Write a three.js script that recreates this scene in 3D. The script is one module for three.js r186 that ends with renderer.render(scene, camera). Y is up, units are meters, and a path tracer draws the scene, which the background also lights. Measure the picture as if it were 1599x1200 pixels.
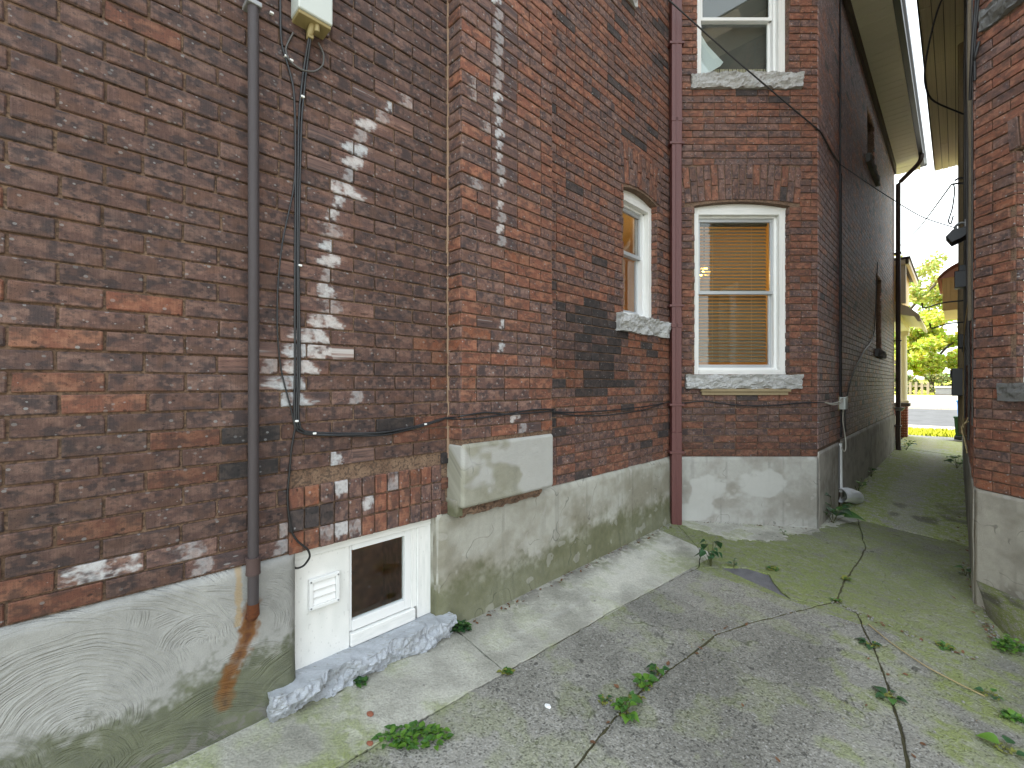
import * as THREE from 'three';
import { mergeGeometries, mergeVertices, toCreasedNormals } from 'three/addons/utils/BufferGeometryUtils.js';
import { RoundedBoxGeometry } from 'three/addons/geometries/RoundedBoxGeometry.js';

// ------------------------------------------------------------------ camera, sky, sun, exposure
const scene = new THREE.Scene();
const camera = new THREE.PerspectiveCamera(81.6, 4 / 3, 0.05, 600);
camera.position.set(0, 1.41, 0);
camera.rotation.set(0, Math.PI / 4, 0);
const renderer = new THREE.WebGLRenderer({ antialias: true });
renderer.toneMapping = THREE.LinearToneMapping;
renderer.toneMappingExposure = 5.0;
renderer.shadowMap.enabled = true;
renderer.shadowMap.type = THREE.PCFSoftShadowMap;

const SUN = new THREE.Vector3(-0.62, 0.68, 0.39).normalize();
const sun = new THREE.DirectionalLight(new THREE.Color(1, 0.92, 0.78), 3.2);
sun.position.copy(SUN).multiplyScalar(60);
sun.castShadow = true;
Object.assign(sun.shadow.camera, { left: -40, right: 40, top: 50, bottom: -50, near: 1, far: 160 });
sun.shadow.mapSize.set(4096, 4096);
sun.shadow.radius = 1;
scene.add(sun, sun.target);

// ------------------------------------------------------------------ random numbers and noise
function rng(seed) { let s = seed >>> 0; return () => { s = (s + 0x6d2b79f5) >>> 0; let t = Math.imul(s ^ (s >>> 15), 1 | s); t = (t + Math.imul(t ^ (t >>> 7), 61 | t)) ^ t; return ((t ^ (t >>> 14)) >>> 0) / 4294967296; }; }
const R0 = rng(71);
const TAB = new Float32Array(65536); for (let i = 0; i < 65536; i++) TAB[i] = R0();
function vn(x, y, m = 255) {
  const xf = Math.floor(x), yf = Math.floor(y), fx = x - xf, fy = y - yf;
  const a = xf & m, b = (xf + 1) & m, c = (yf & m) << 8, d = ((yf + 1) & m) << 8;
  const u = fx * fx * (3 - 2 * fx), v = fy * fy * (3 - 2 * fy);
  const p = TAB[a + c], q = TAB[b + c], r = TAB[a + d], s = TAB[b + d];
  return p + (q - p) * u + (r - p + (p - q - r + s) * u) * v;
}
function fbm(x, y, o = 4) { let s = 0, w = 0.5, t = 0; for (let i = 0; i < o; i++) { s += w * vn(x, y); t += w; w *= 0.5; x = x * 2 + 17.3; y = y * 2 + 9.1; } return s / t; }
const clamp = (x, a = 0, b = 1) => Math.min(b, Math.max(a, x));
const sst = (a, b, x) => { const t = clamp((x - a) / (b - a)); return t * t * (3 - 2 * t); };
const mix = (a, b, t) => a + (b - a) * t;
const mix3 = (a, b, t) => [mix(a[0], b[0], t), mix(a[1], b[1], t), mix(a[2], b[2], t)];
const sr = (r, lo, hi) => lo + (hi - lo) * r();

// ------------------------------------------------------------------ sky: clear pale blue, whiter towards the horizon and the sun
{
  const SKYK = 0.95, W = 512, H = 256, data = new Float32Array(W * H * 4);
  for (let j = 0; j < H; j++) for (let i = 0; i < W; i++) {
    const el = ((j + 0.5) / H - 0.5) * Math.PI, ph = ((i + 0.5) / W - 0.5) * 2 * Math.PI;
    const d = [Math.cos(el) * Math.cos(ph), Math.sin(el), Math.cos(el) * Math.sin(ph)];
    const up = Math.max(0, d[1]), cs = d[0] * SUN.x + d[1] * SUN.y + d[2] * SUN.z;
    const ci = fbm(i * 0.04 + 3, j * 0.09, 4);
    let c = mix3([0.60, 0.66, 0.70], [0.43, 0.535, 0.685], Math.pow(up, 0.5));
    c = mix3(c, [0.66, 0.68, 0.70], 0.30 * sst(0.45, 0.75, ci));
    const ga = Math.acos(clamp(cs, -1, 1)), k = SKYK * (0.86 + 1.7 * Math.exp(-2.6 * ga) + 0.10 * cs * cs);
    c = [c[0] * k * 1.08, c[1] * k * 1.01, c[2] * k * 0.90];
    if (d[1] < 0) c = mix3(c, [0.30, 0.29, 0.27], sst(0, -0.05, d[1]));
    data.set([c[0], c[1], c[2], 1], (j * W + i) * 4);
  }
  const sky = new THREE.DataTexture(data, W, H, THREE.RGBAFormat, THREE.FloatType);
  sky.mapping = THREE.EquirectangularReflectionMapping;
  sky.minFilter = sky.magFilter = THREE.LinearFilter; sky.wrapS = THREE.RepeatWrapping;
  sky.needsUpdate = true;
  scene.background = sky; scene.environment = sky;
}

// ------------------------------------------------------------------ textures
const ENC = new Uint8Array(4097);
for (let i = 0; i <= 4096; i++) { const x = i / 4096; ENC[i] = Math.round(255 * (x <= 0.0031308 ? 12.92 * x : 1.055 * Math.pow(x, 1 / 2.4) - 0.055)); }
const enc = (x) => ENC[Math.round(clamp(x) * 4096)];
function wrap(t) { t.wrapS = t.wrapT = THREE.RepeatWrapping; t.magFilter = THREE.LinearFilter; t.minFilter = THREE.LinearMipmapLinearFilter; t.generateMipmaps = true; t.needsUpdate = true; return t; }
function colorTex(w, h, fn) {
  const d = new Uint8Array(w * h * 4);
  for (let j = 0, k = 0; j < h; j++) for (let i = 0; i < w; i++, k += 4) { const c = fn(i, j); d[k] = enc(c[0]); d[k + 1] = enc(c[1]); d[k + 2] = enc(c[2]); d[k + 3] = 255; }
  const t = new THREE.DataTexture(d, w, h); t.colorSpace = THREE.SRGBColorSpace; return wrap(t);
}
function grayTex(w, h, fn) {
  const d = new Uint8Array(w * h * 4);
  for (let j = 0, k = 0; j < h; j++) for (let i = 0; i < w; i++, k += 4) { const c = Math.round(255 * clamp(fn(i, j))); d[k] = d[k + 1] = d[k + 2] = c; d[k + 3] = 255; }
  return wrap(new THREE.DataTexture(d, w, h));
}

// brick faces: an atlas of 4 x 16 faces, each a whole stretcher with its own mottling; rows 12-15 carry lime-white stains
const CW = 512, CH = 128, AC = 4, AR = 16, BL = 0.217, BH = 0.0645;
const faceH = new Float32Array(CW * AC * CH * AR);
const brickMap = (() => {
  const pal = [
    [[0.116, 0.064, 0.054], [0.215, 0.126, 0.100], [0.040, 0.030, 0.033]],
    [[0.170, 0.066, 0.042], [0.265, 0.122, 0.076], [0.074, 0.040, 0.032]],
    [[0.044, 0.034, 0.034], [0.080, 0.058, 0.052], [0.020, 0.018, 0.019]],
    [[0.190, 0.068, 0.036], [0.230, 0.112, 0.070], [0.082, 0.042, 0.032]],
  ];
  const spots = [];
  for (let r = 0; r < AR; r++) for (let c = 0; c < AC; c++) {
    const q = rng(900 + r * 7 + c * 131), l = [];
    const n = 3 + Math.floor(q() * 7);
    for (let i = 0; i < n; i++) l.push([q() * 0.217, q() * 0.0645, sr(q, 0.0012, 0.0055), q() < 0.6 ? 1 : -1, q()]);
    spots.push(l);
  }
  return colorTex(CW * AC, CH * AR, (i, j) => {
    const c = Math.floor(i / CW), r = Math.floor(j / CH), x = (i - c * CW) / CW * BL, y = (j - r * CH) / CH * BH, s = (r * 4 + c) * 13.7;
    const kind = r < 6 ? 0 : r < 9 ? 1 : r < 11 ? 2 : r < 12 ? 3 : r === 15 ? 2 : 0, P = pal[kind];
    const big = fbm(x * 22 + s, y * 34 + s * 1.7, 3), mid = fbm(x * 75 - s, y * 110 + s, 3), streak = vn(x * 420 + s, y * 22 + s), grain = vn(x * 1100 + s, y * 1100), gr2 = vn(x * 2300, y * 2300 + s);
    let col = mix3(P[0], P[1], sst(0.45, 0.78, big) * 0.9);
    col = mix3(col, P[2], sst(0.40, 0.72, fbm(x * 26 + s * 1.3, y * 40 - s, 3)) * 0.75);
    col = mix3(col, P[2], sst(0.58, 0.74, mid) * 0.45);
    col = mix3(col, P[1], 0.55 * sst(0.56, 0.74, fbm(x * 48 + s * 2, y * 70 - s, 3)));
    if (kind === 0) col = mix3(col, [0.14, 0.070, 0.048], sst(0.62, 0.8, fbm(x * 14 + s * 3, y * 20, 2)) * 0.6);
    const f = 0.56 + 0.28 * streak + 0.42 * grain + 0.24 * gr2;
    let h = 0.45 + 0.3 * (mid - 0.5) + 0.22 * (grain - 0.5) + 0.12 * (streak - 0.5) + 0.25 * (big - 0.5);
    col = col.map((v) => v * f);
    const pit = vn(x * 520 + 40 + s, y * 520); if (pit > 0.86) { col = col.map((v) => v * 0.55); h -= 0.35; }
    for (const [sx, sy, rad, sg, al] of spots[r * 4 + c]) {
      const dd = Math.hypot((x - sx) * 0.8, y - sy) + (grain - 0.5) * 0.0012;
      if (dd < rad) { if (sg > 0) col = mix3(col, [0.30, 0.29, 0.29], 0.3 + 0.5 * al); else { col = col.map((v) => v * 0.5); h -= 0.3; } }
    }
    const edge = Math.min(x, BL - x, y, BH - y) + 0.003 * (mid - 0.5); if (edge < 0.0035) col = mix3(col, [0.16, 0.10, 0.07], 0.4 * sst(0.0035, 0.0008, edge));
    if (r >= 12) {
      const ctr = 0.5, wid = [0.20, 0.26, 0.36, 0.52][c], dx = Math.abs(x / BL - ctr) / wid;
      const edgeN = fbm(x * 30 + s, y * 46 + s, 4), body = 1 - dx * dx + (edgeN - 0.5) * 2.6 - 0.9 * Math.max(0, Math.abs(y / BH - 0.5) - 0.22);
      let a = sst(0.18, 0.95, body) * (r === 14 ? 0.42 : 0.88);
      a *= 0.66 + 0.34 * sst(0.28, 0.62, fbm(x * 90 + s, y * 70, 4)); a *= 0.85 + 0.3 * (grain - 0.5);
      col = mix3(col, [0.58, 0.585, 0.60], a); h += 0.1 * a;
    }
    faceH[j * CW * AC + i] = h;
    return col;
  });
})();
const brickBump = grayTex(CW * AC / 2, CH * AR / 2, (i, j) => 0.25 * (faceH[j * 2 * CW * AC + i * 2] + faceH[j * 2 * CW * AC + i * 2 + 1] + faceH[(j * 2 + 1) * CW * AC + i * 2] + faceH[(j * 2 + 1) * CW * AC + i * 2 + 1]));

// mortar, 1 m tile
const mortarMap = colorTex(1024, 1024, (i, j) => {
  const x = i / 1024, y = j / 1024, a = vn(x * 8, y * 8, 7), b = vn(x * 32 + 3, y * 32, 31), g = vn(x * 256, y * 256), s = vn(x * 128 + 9, y * 128 + 5, 127);
  let c = mix3([0.105, 0.060, 0.040], [0.25, 0.165, 0.112], 0.45 * a + 0.55 * b);
  c = mix3(c, [0.07, 0.048, 0.036], sst(0.5, 0.8, s) * 0.75);
  return c.map((v) => v * (0.72 + 0.5 * g));
});
const mortarBump = grayTex(512, 512, (i, j) => 0.5 * vn(i / 2, j / 2) + 0.5 * vn(i / 8, j / 8, 63));

// trowelled render to the left of the basement window: 1.6 m x 0.8 m
const TW = 1.6, TH = 0.8, TWp = 1280, THp = 640, trowelH = new Float32Array(TWp * THp);
{
  const q = rng(5), strokes = [];
  for (let n = 0; n < 46; n++) strokes.push([sr(q, -0.1, 1.7), sr(q, -0.25, 0.6), sr(q, 0.08, 0.42), sr(q, 0.05, 0.12), sr(q, 0.2, 2.2), sr(q, 0.5, 1.2), 50 + q() * 60, q() * 9]);
  strokes.push([0.62, 0.24, 0.10, 0.10, 1.2, 1.7, 75, 1], [0.62, 0.24, 0.2, 0.09, 1.5, 1.3, 70, 2], [0.58, 0.22, 0.29, 0.09, 1.3, 1.1, 66, 3], [0.95, 0.40, 0.07, 0.07, 1.4, 1.8, 80, 4]);
  for (let j = 0; j < THp; j++) for (let i = 0; i < TWp; i++) {
    const x = i / TWp * TW, y = j / THp * TH; let h = 0.5 + 0.2 * (fbm(x * 9, y * 9, 3) - 0.5); const wob = 0.05 * (fbm(x * 6 + 3, y * 6, 3) - 0.5);
    for (const [cx, cy, rr, rw, a0, aw, fr, ph] of strokes) {
      const dx = x - cx, dy = y - cy, r = Math.hypot(dx, dy) + wob; if (Math.abs(r - rr) > rw) continue;
      let da = Math.atan2(dy, dx) - a0; da = Math.abs(Math.atan2(Math.sin(da), Math.cos(da))); if (da > aw) continue;
      const m = sst(rw, rw * 0.6, Math.abs(r - rr)) * sst(aw, aw * 0.65, da);
      const line = vn(r * fr * 4 + ph * 31, da * 3 + ph) * 0.6 + vn(r * fr * 9 + ph * 17, da * 5 + ph) * 0.4;
      h = mix(h, 0.5 + 0.85 * (line - 0.5) + 0.18 * (r - rr) / rw, m);
    }
    trowelH[j * TWp + i] = h + 0.12 * (vn(i * 0.7, j * 0.7) - 0.5);
  }
}
const trowelBump = grayTex(TWp, THp, (i, j) => trowelH[j * TWp + i]);
const RUST = [[1.140, 0.485], [1.132, 0.42], [1.128, 0.36], [1.105, 0.31], [1.070, 0.25], [1.052, 0.19], [1.045, 0.13]]; // x = a + 0.6
const trowelMap = colorTex(TWp, THp, (i, j) => {
  const x = i / TWp * TW, y = j / THp * TH, h = trowelH[j * TWp + i], big = fbm(x * 5, y * 5, 3), sm = fbm(x * 40, y * 40, 3), g = vn(i * 0.9, j * 0.9);
  let c = mix3([0.245, 0.245, 0.235], [0.36, 0.36, 0.345], big);
  c = c.map((v) => v * (0.80 + 0.22 * sm + 0.18 * g));
  const top = 0.235 + 0.10 * (fbm(x * 6 + 4, 0.3, 3) - 0.5) + 0.04 * sst(0.9, 1.25, x);
  const moss = clamp(sst(0.075, -0.05, y - top + 0.16 * (sm - 0.5) + 0.10 * (fbm(x * 12, y * 12, 3) - 0.5)) * (0.72 + 0.28 * g));
  c = mix3(c, mix3([0.040, 0.048, 0.018], [0.105, 0.118, 0.046], clamp(0.35 * g + 0.35 * sm + 0.9 * (fbm(x * 16 + 9, y * 20, 3) - 0.35))), 0.92 * moss);
  if (y < 0.09) c = mix3(c, [0.17, 0.16, 0.15], 0.7 * sst(0.45, 0.65, fbm(x * 30, y * 50, 3)) * sst(0.09, 0.05, y));
  for (let k = 0; k + 1 < RUST.length; k++) {
    const [ax, ay] = RUST[k], [bx, by] = RUST[k + 1], t = clamp(((x - ax) * (bx - ax) + (y - ay) * (by - ay)) / ((bx - ax) ** 2 + (by - ay) ** 2));
    const d = Math.hypot(x - mix(ax, bx, t), y - mix(ay, by, t)) + 0.034 * (sm - 0.5) + 0.02 * (fbm(x * 14, y * 6, 2) - 0.5);
    const f = sst(0.042, 0.014, d) * (1 - 0.05 * k); if (f > 0) c = mix3(c, mix3([0.075, 0.018, 0.003], [0.17, 0.065, 0.009], clamp(d * 45 + k * 0.08)), 0.96 * f * (0.8 + 0.2 * g));
  }
  const dl = Math.abs(x - 1.095) + 0.02 * (sm - 0.5); if (y > 0.42 && y < 0.66) c = mix3(c, [0.38, 0.24, 0.08], 0.55 * sst(0.018, 0.004, dl));
  return c;
});

// smooth cement render: 3.2 m x 0.8 m, green growth along the foot
function renderMap(seed, w, h, W, H, o) {
  return colorTex(W, H, (i, j) => {
    const x = i / W * w, y = j / H * h, big = fbm(x * 2.2 + seed, y * 3 + seed, 4), md = fbm(x * 8 + seed, y * 10, 3), sm = fbm(x * 38 + seed, y * 38, 3), g = vn(i * 0.8 + seed, j * 0.8);
    let c = mix3(o.dark, o.light, sst(0.32, 0.66, 0.6 * big + 0.4 * md));
    c = c.map((v) => v * (0.84 + 0.18 * sm + 0.12 * g));
    if (o.moss) {
      const rise = o.moss * (0.35 + 1.3 * fbm(x * 3.1 + seed * 2, 0.5, 3));
      const m = clamp(sst(0.10, -0.08, y - o.base - rise + 0.16 * (md - 0.5) + 0.10 * (sm - 0.5)) * (0.7 + 0.3 * g));
      c = mix3(c, mix3([0.062, 0.070, 0.024], [0.15, 0.155, 0.062], clamp(0.4 * g + 0.4 * sm + 0.5 * (md - 0.4))), 0.85 * m);
    }
    const hair = Math.abs(fbm(x * 2.6 + seed * 1.3, y * 2.6 + 3, 4) - 0.52); c = c.map((v) => v * (1 - 0.45 * sst(0.006, 0.001, hair) * sst(0.45, 0.6, md)));
    const fl = fbm(x * 11 + seed, y * 13, 3); if (fl > 0.70) c = mix3(c, [0.42, 0.41, 0.38], 0.35 * sst(0.70, 0.74, fl));
    const rn = vn(x * 34 + seed, y * 1.5 + seed); c = c.map((v) => v * (1 - 0.16 * sst(0.62, 0.9, rn) * sst(0.35, 0.6, md)));
    if (o.patch) { const m = sst(0.47, 0.56, fbm(x * 3 + 20 + seed, y * 4, 4)); c = mix3(c, o.patch, 0.75 * m); }
    return c;
  });
}
const cementMapA = renderMap(11, 3.2, 0.8, 1536, 384, { dark: [0.25, 0.235, 0.185], light: [0.40, 0.395, 0.35], moss: 0.15, base: 0.10 });
const cementMapB = renderMap(47, 1.6, 0.9, 800, 450, { dark: [0.27, 0.255, 0.225], light: [0.38, 0.375, 0.35], patch: [0.46, 0.46, 0.44] });
const cementMapC = renderMap(83, 3.2, 0.9, 1024, 288, { dark: [0.27, 0.245, 0.215], light: [0.44, 0.41, 0.37], moss: 0.04, base: -0.1 });
const cementMapR = renderMap(29, 1.6, 0.9, 640, 360, { dark: [0.20, 0.185, 0.155], light: [0.36, 0.34, 0.295] });
const cementBump = grayTex(1024, 1024, (i, j) => { const a = Math.sin(vn(i / 64, j / 64, 15) * 9 + vn(i / 128, j / 128, 7) * 8); return 0.5 + 0.2 * (vn(i / 32, j / 32, 31) - 0.5) + 0.16 * (vn(i / 4, j / 4) - 0.5) + 0.10 * (vn((i + a * 30) / 10, (j - a * 30) / 10) - 0.5) + 0.14 * (vn(i / 1.5, j / 1.5) - 0.5); });

// yard concrete: x -2.15 .. 0.45, L -0.4 .. 6.6
const YW = 2.6, YL = 7.0, YWp = 1024, YLp = 2560 - 512, edgeX = (L) => -1.655 + (L > 0.8 ? (L - 0.8) * 0.062 : 0);
const yardH = new Float32Array(YWp * YLp);
const yardMap = colorTex(YWp, YLp, (i, j) => {
  const x = -2.15 + i / YWp * YW, L = -0.4 + j / YLp * YL;
  const big = fbm(x * 1.7 + 5, L * 1.7, 4), md = fbm(x * 6, L * 6 + 3, 4), sm = fbm(x * 30, L * 30, 3), g = vn(x * 230, L * 230 + 7), g2 = vn(x * 120 + 31, L * 120), sp = vn(x * 150 + 90, L * 150 + 11);
  const strip = x < edgeX(L) && L < 3.95 - 0.25 * (x + 1.6);
  const farE = 0.16 * (md - 0.5) + 0.05 * (sm - 0.5), farC = L + farE > (x < -1.45 ? 4.40 : 4.47 + (x + 1.45) * 0.8) && x + farE < -1.26 + (L - 4.6) * 0.29;
  let c, h = 0.5 + 0.3 * (g - 0.5) + 0.45 * (sm - 0.5) + 0.5 * (md - 0.5);
  if (strip || farC) {
    c = mix3([0.27, 0.265, 0.225], [0.50, 0.49, 0.43], sst(0.3, 0.62, 0.55 * big + 0.45 * md));
    c = c.map((v) => v * (0.74 + 0.30 * g + 0.22 * g2));
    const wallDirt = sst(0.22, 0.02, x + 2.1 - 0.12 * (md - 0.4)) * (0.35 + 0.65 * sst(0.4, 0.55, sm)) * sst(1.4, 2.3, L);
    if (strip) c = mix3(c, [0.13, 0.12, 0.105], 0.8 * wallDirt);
    const crest = sst(0.035, 0.0, Math.abs(x + 1.80 + 0.03 * Math.sin(L * 2.1) + 0.05 * (md - 0.5))) * sst(1.2, 1.9, L); if (strip) c = mix3(c, [0.56, 0.55, 0.52], 0.4 * crest * sm);
  } else {
    c = mix3([0.172, 0.166, 0.144], [0.252, 0.244, 0.215], sst(0.28, 0.66, 0.6 * big + 0.4 * md));
    
    c = c.map((v) => v * (0.50 + 0.52 * g + 0.48 * g2));
    if (L > 3.55 + 0.1 * (x + 1)) c = mix3(c, [0.205, 0.20, 0.168].map((v) => v * (0.8 + 0.4 * md)), 0.55); else if (x > -0.3) c = mix3(c, [0.20, 0.195, 0.165].map((v) => v * (0.8 + 0.4 * md)), 0.3 * sst(-0.3, 0.1, x));
    if (sp > 0.80) { c = c.map((v) => v * 0.55); h -= 0.35; } else if (sp < 0.15) c = mix3(c, [0.42, 0.41, 0.40], 0.55);
  }
  const hair = Math.abs(fbm(x * 1.5 + 60, L * 1.5 + 8, 5) - 0.5); if (!strip) c = c.map((v) => v * (1 - 0.5 * sst(0.006, 0.001, hair) * sst(0.42, 0.55, md)));
  const stn = fbm(x * 3.2 + 71, L * 2.6 + 13, 4); c = c.map((v) => v * (1 - 0.16 * sst(0.52, 0.64, stn))); if (stn < 0.40) c = mix3(c, [0.33, 0.32, 0.29], 0.2 * sst(0.40, 0.30, stn));
  const blot = vn(x * 22 + 7, L * 22 + 3) * vn(x * 31, L * 29 + 40); if (blot > 0.74 && !strip) { c = c.map((v) => v * 0.45); h -= 0.2; }
  // moss: flat growth with its own grain
  let M = 0.0;
  if (strip) M = 0.55 * sst(1.5, 0.7, L) * sst(0.42, 0.58, md) + 0.3 * sst(0.55, 0.66, md) + 0.6 * sst(0.35, 0.1, Math.hypot(x + 1.52, (L - 3.45) * 0.8));
  else if (L > 3.55 + 0.1 * (x + 1)) M = farC ? 0.5 * sst(0.5, 0.62, md) : 0.85 * sst(0.26, 0.5, 0.5 * md + 0.5 * big) + 0.4 * sst(0.8, 0.1, Math.hypot(x + 1.1, L - 4.2));
  else M = 0.5 * sst(0.5, 0.64, md) * (x > -0.55 ? 1.25 : 0.7) + 0.7 * sst(-0.45, 0.15, x + 0.2 * (big - 0.5)) * sst(0.30, 0.52, md);
  M += 0.4 * sst(0.06, 0.0, Math.abs(x - edgeX(L))) * sst(0.45, 0.6, md);
  M = clamp(M) * (0.5 + 0.5 * sst(0.32, 0.58, sm)) * (0.7 + 0.3 * g);
  c = mix3(c, mix3([0.105, 0.138, 0.020], [0.215, 0.258, 0.058], 0.6 * g + 0.4 * g2), 0.88 * M);
  yardH[j * YWp + i] = h + 0.2 * M * g2;
  return c;
});
const yardBump = grayTex(YWp, YLp, (i, j) => yardH[j * YWp + i]);
// alley concrete: x -1.1 .. 0.2, L 6 .. 18
const alleyMap = colorTex(512, 2048, (i, j) => {
  const x = -1.1 + i / 512 * 1.3, L = 6 + j / 2048 * 12, md = fbm(x * 6 + 40, L * 3, 4), sm = fbm(x * 26, L * 22, 3), g = vn(x * 190, L * 120), sp = vn(x * 90 + 5, L * 70);
  let c = mix3([0.33, 0.32, 0.285], [0.50, 0.485, 0.44], md).map((v) => v * (0.7 + 0.6 * g));
  const worn = sst(0.26, 0.05, Math.abs(x + 0.42 + 0.10 * Math.sin(L * 0.9) + 0.15 * (md - 0.5)));
  let M = (1.0 - 0.55 * worn) * sst(0.24, 0.48, 0.6 * md + 0.4 * sm);
  M = clamp(M) * (0.5 + 0.5 * sst(0.35, 0.55, sm));
  c = mix3(c, mix3([0.20, 0.255, 0.045], [0.36, 0.43, 0.10], g), 0.88 * M);
  c = mix3(c, [0.42, 0.36, 0.10], 0.5 * sst(13.8, 15.2, L + 1.5 * (md - 0.5)) * (0.6 + 0.4 * sm));  // yellow daylight of the street end put into the floor colour
  c = mix3(c, [0.07, 0.065, 0.05], 0.6 * sst(0.60, 0.72, fbm(x * 4 + 9, L * 2 + 3, 3)) * sst(9, 7, L));
  if (sp > 0.84) c = mix3(c, [0.56, 0.55, 0.51], 0.7);
  return c;
});
// weathered stone, timber, paint, asphalt, lawn
const stoneMap = colorTex(512, 512, (i, j) => { const b = vn(i / 64, j / 64, 7), m = vn(i / 16, j / 16, 31), g = vn(i, j), s = vn(i / 4, j / 4, 127); let c = mix3([0.34, 0.34, 0.335], [0.52, 0.52, 0.52], 0.5 * b + 0.5 * m).map((v) => v * (0.8 + 0.3 * g)); return mix3(c, [0.20, 0.185, 0.14], 0.7 * sst(0.62, 0.85, s * 0.5 + m * 0.5)); });
const woodMap = colorTex(512, 512, (i, j) => { const s = vn(i / 3, j / 128, 127), b = vn(i / 64, j / 128, 7), g = vn(i, j / 8); return mix3([0.36, 0.31, 0.215], [0.56, 0.50, 0.38], 0.4 * s + 0.4 * b + 0.2 * g); });
const paintMap = colorTex(256, 256, (i, j) => { const b = vn(i / 32, j / 32, 7), g = vn(i, j), s = vn(i / 8, j / 8, 31); return mix3([0.70, 0.71, 0.70], [0.80, 0.80, 0.79], b).map((v) => v * (0.95 + 0.06 * g) * (s > 0.9 ? 0.86 : 1)); });
const asphaltMap = colorTex(512, 512, (i, j) => { const b = vn(i / 64, j / 64, 7), g = vn(i, j), s = vn(i / 16, j / 16, 31); return [0.062, 0.064, 0.068].map((v) => v * (0.7 + 0.3 * b + 0.3 * g + 0.2 * s)); });
const soilMap = colorTex(512, 512, (i, j) => { const b = vn(i / 32, j / 32, 15), g = vn(i, j); return mix3([0.035, 0.03, 0.022], [0.085, 0.075, 0.055], 0.5 * b + 0.5 * g); });
const grit = grayTex(512, 512, (i, j) => 0.6 * vn(i, j) + 0.4 * vn(i / 4, j / 4, 127));
const rep = (t, x, y) => { const c = t.clone(); c.repeat.set(x, y); c.needsUpdate = true; return c; };
const place = (t, x0, y0, w, h) => { const c = t.clone(); c.repeat.set(1 / w, 1 / h); c.offset.set(-x0 / w, -y0 / h); c.needsUpdate = true; return c; };

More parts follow.
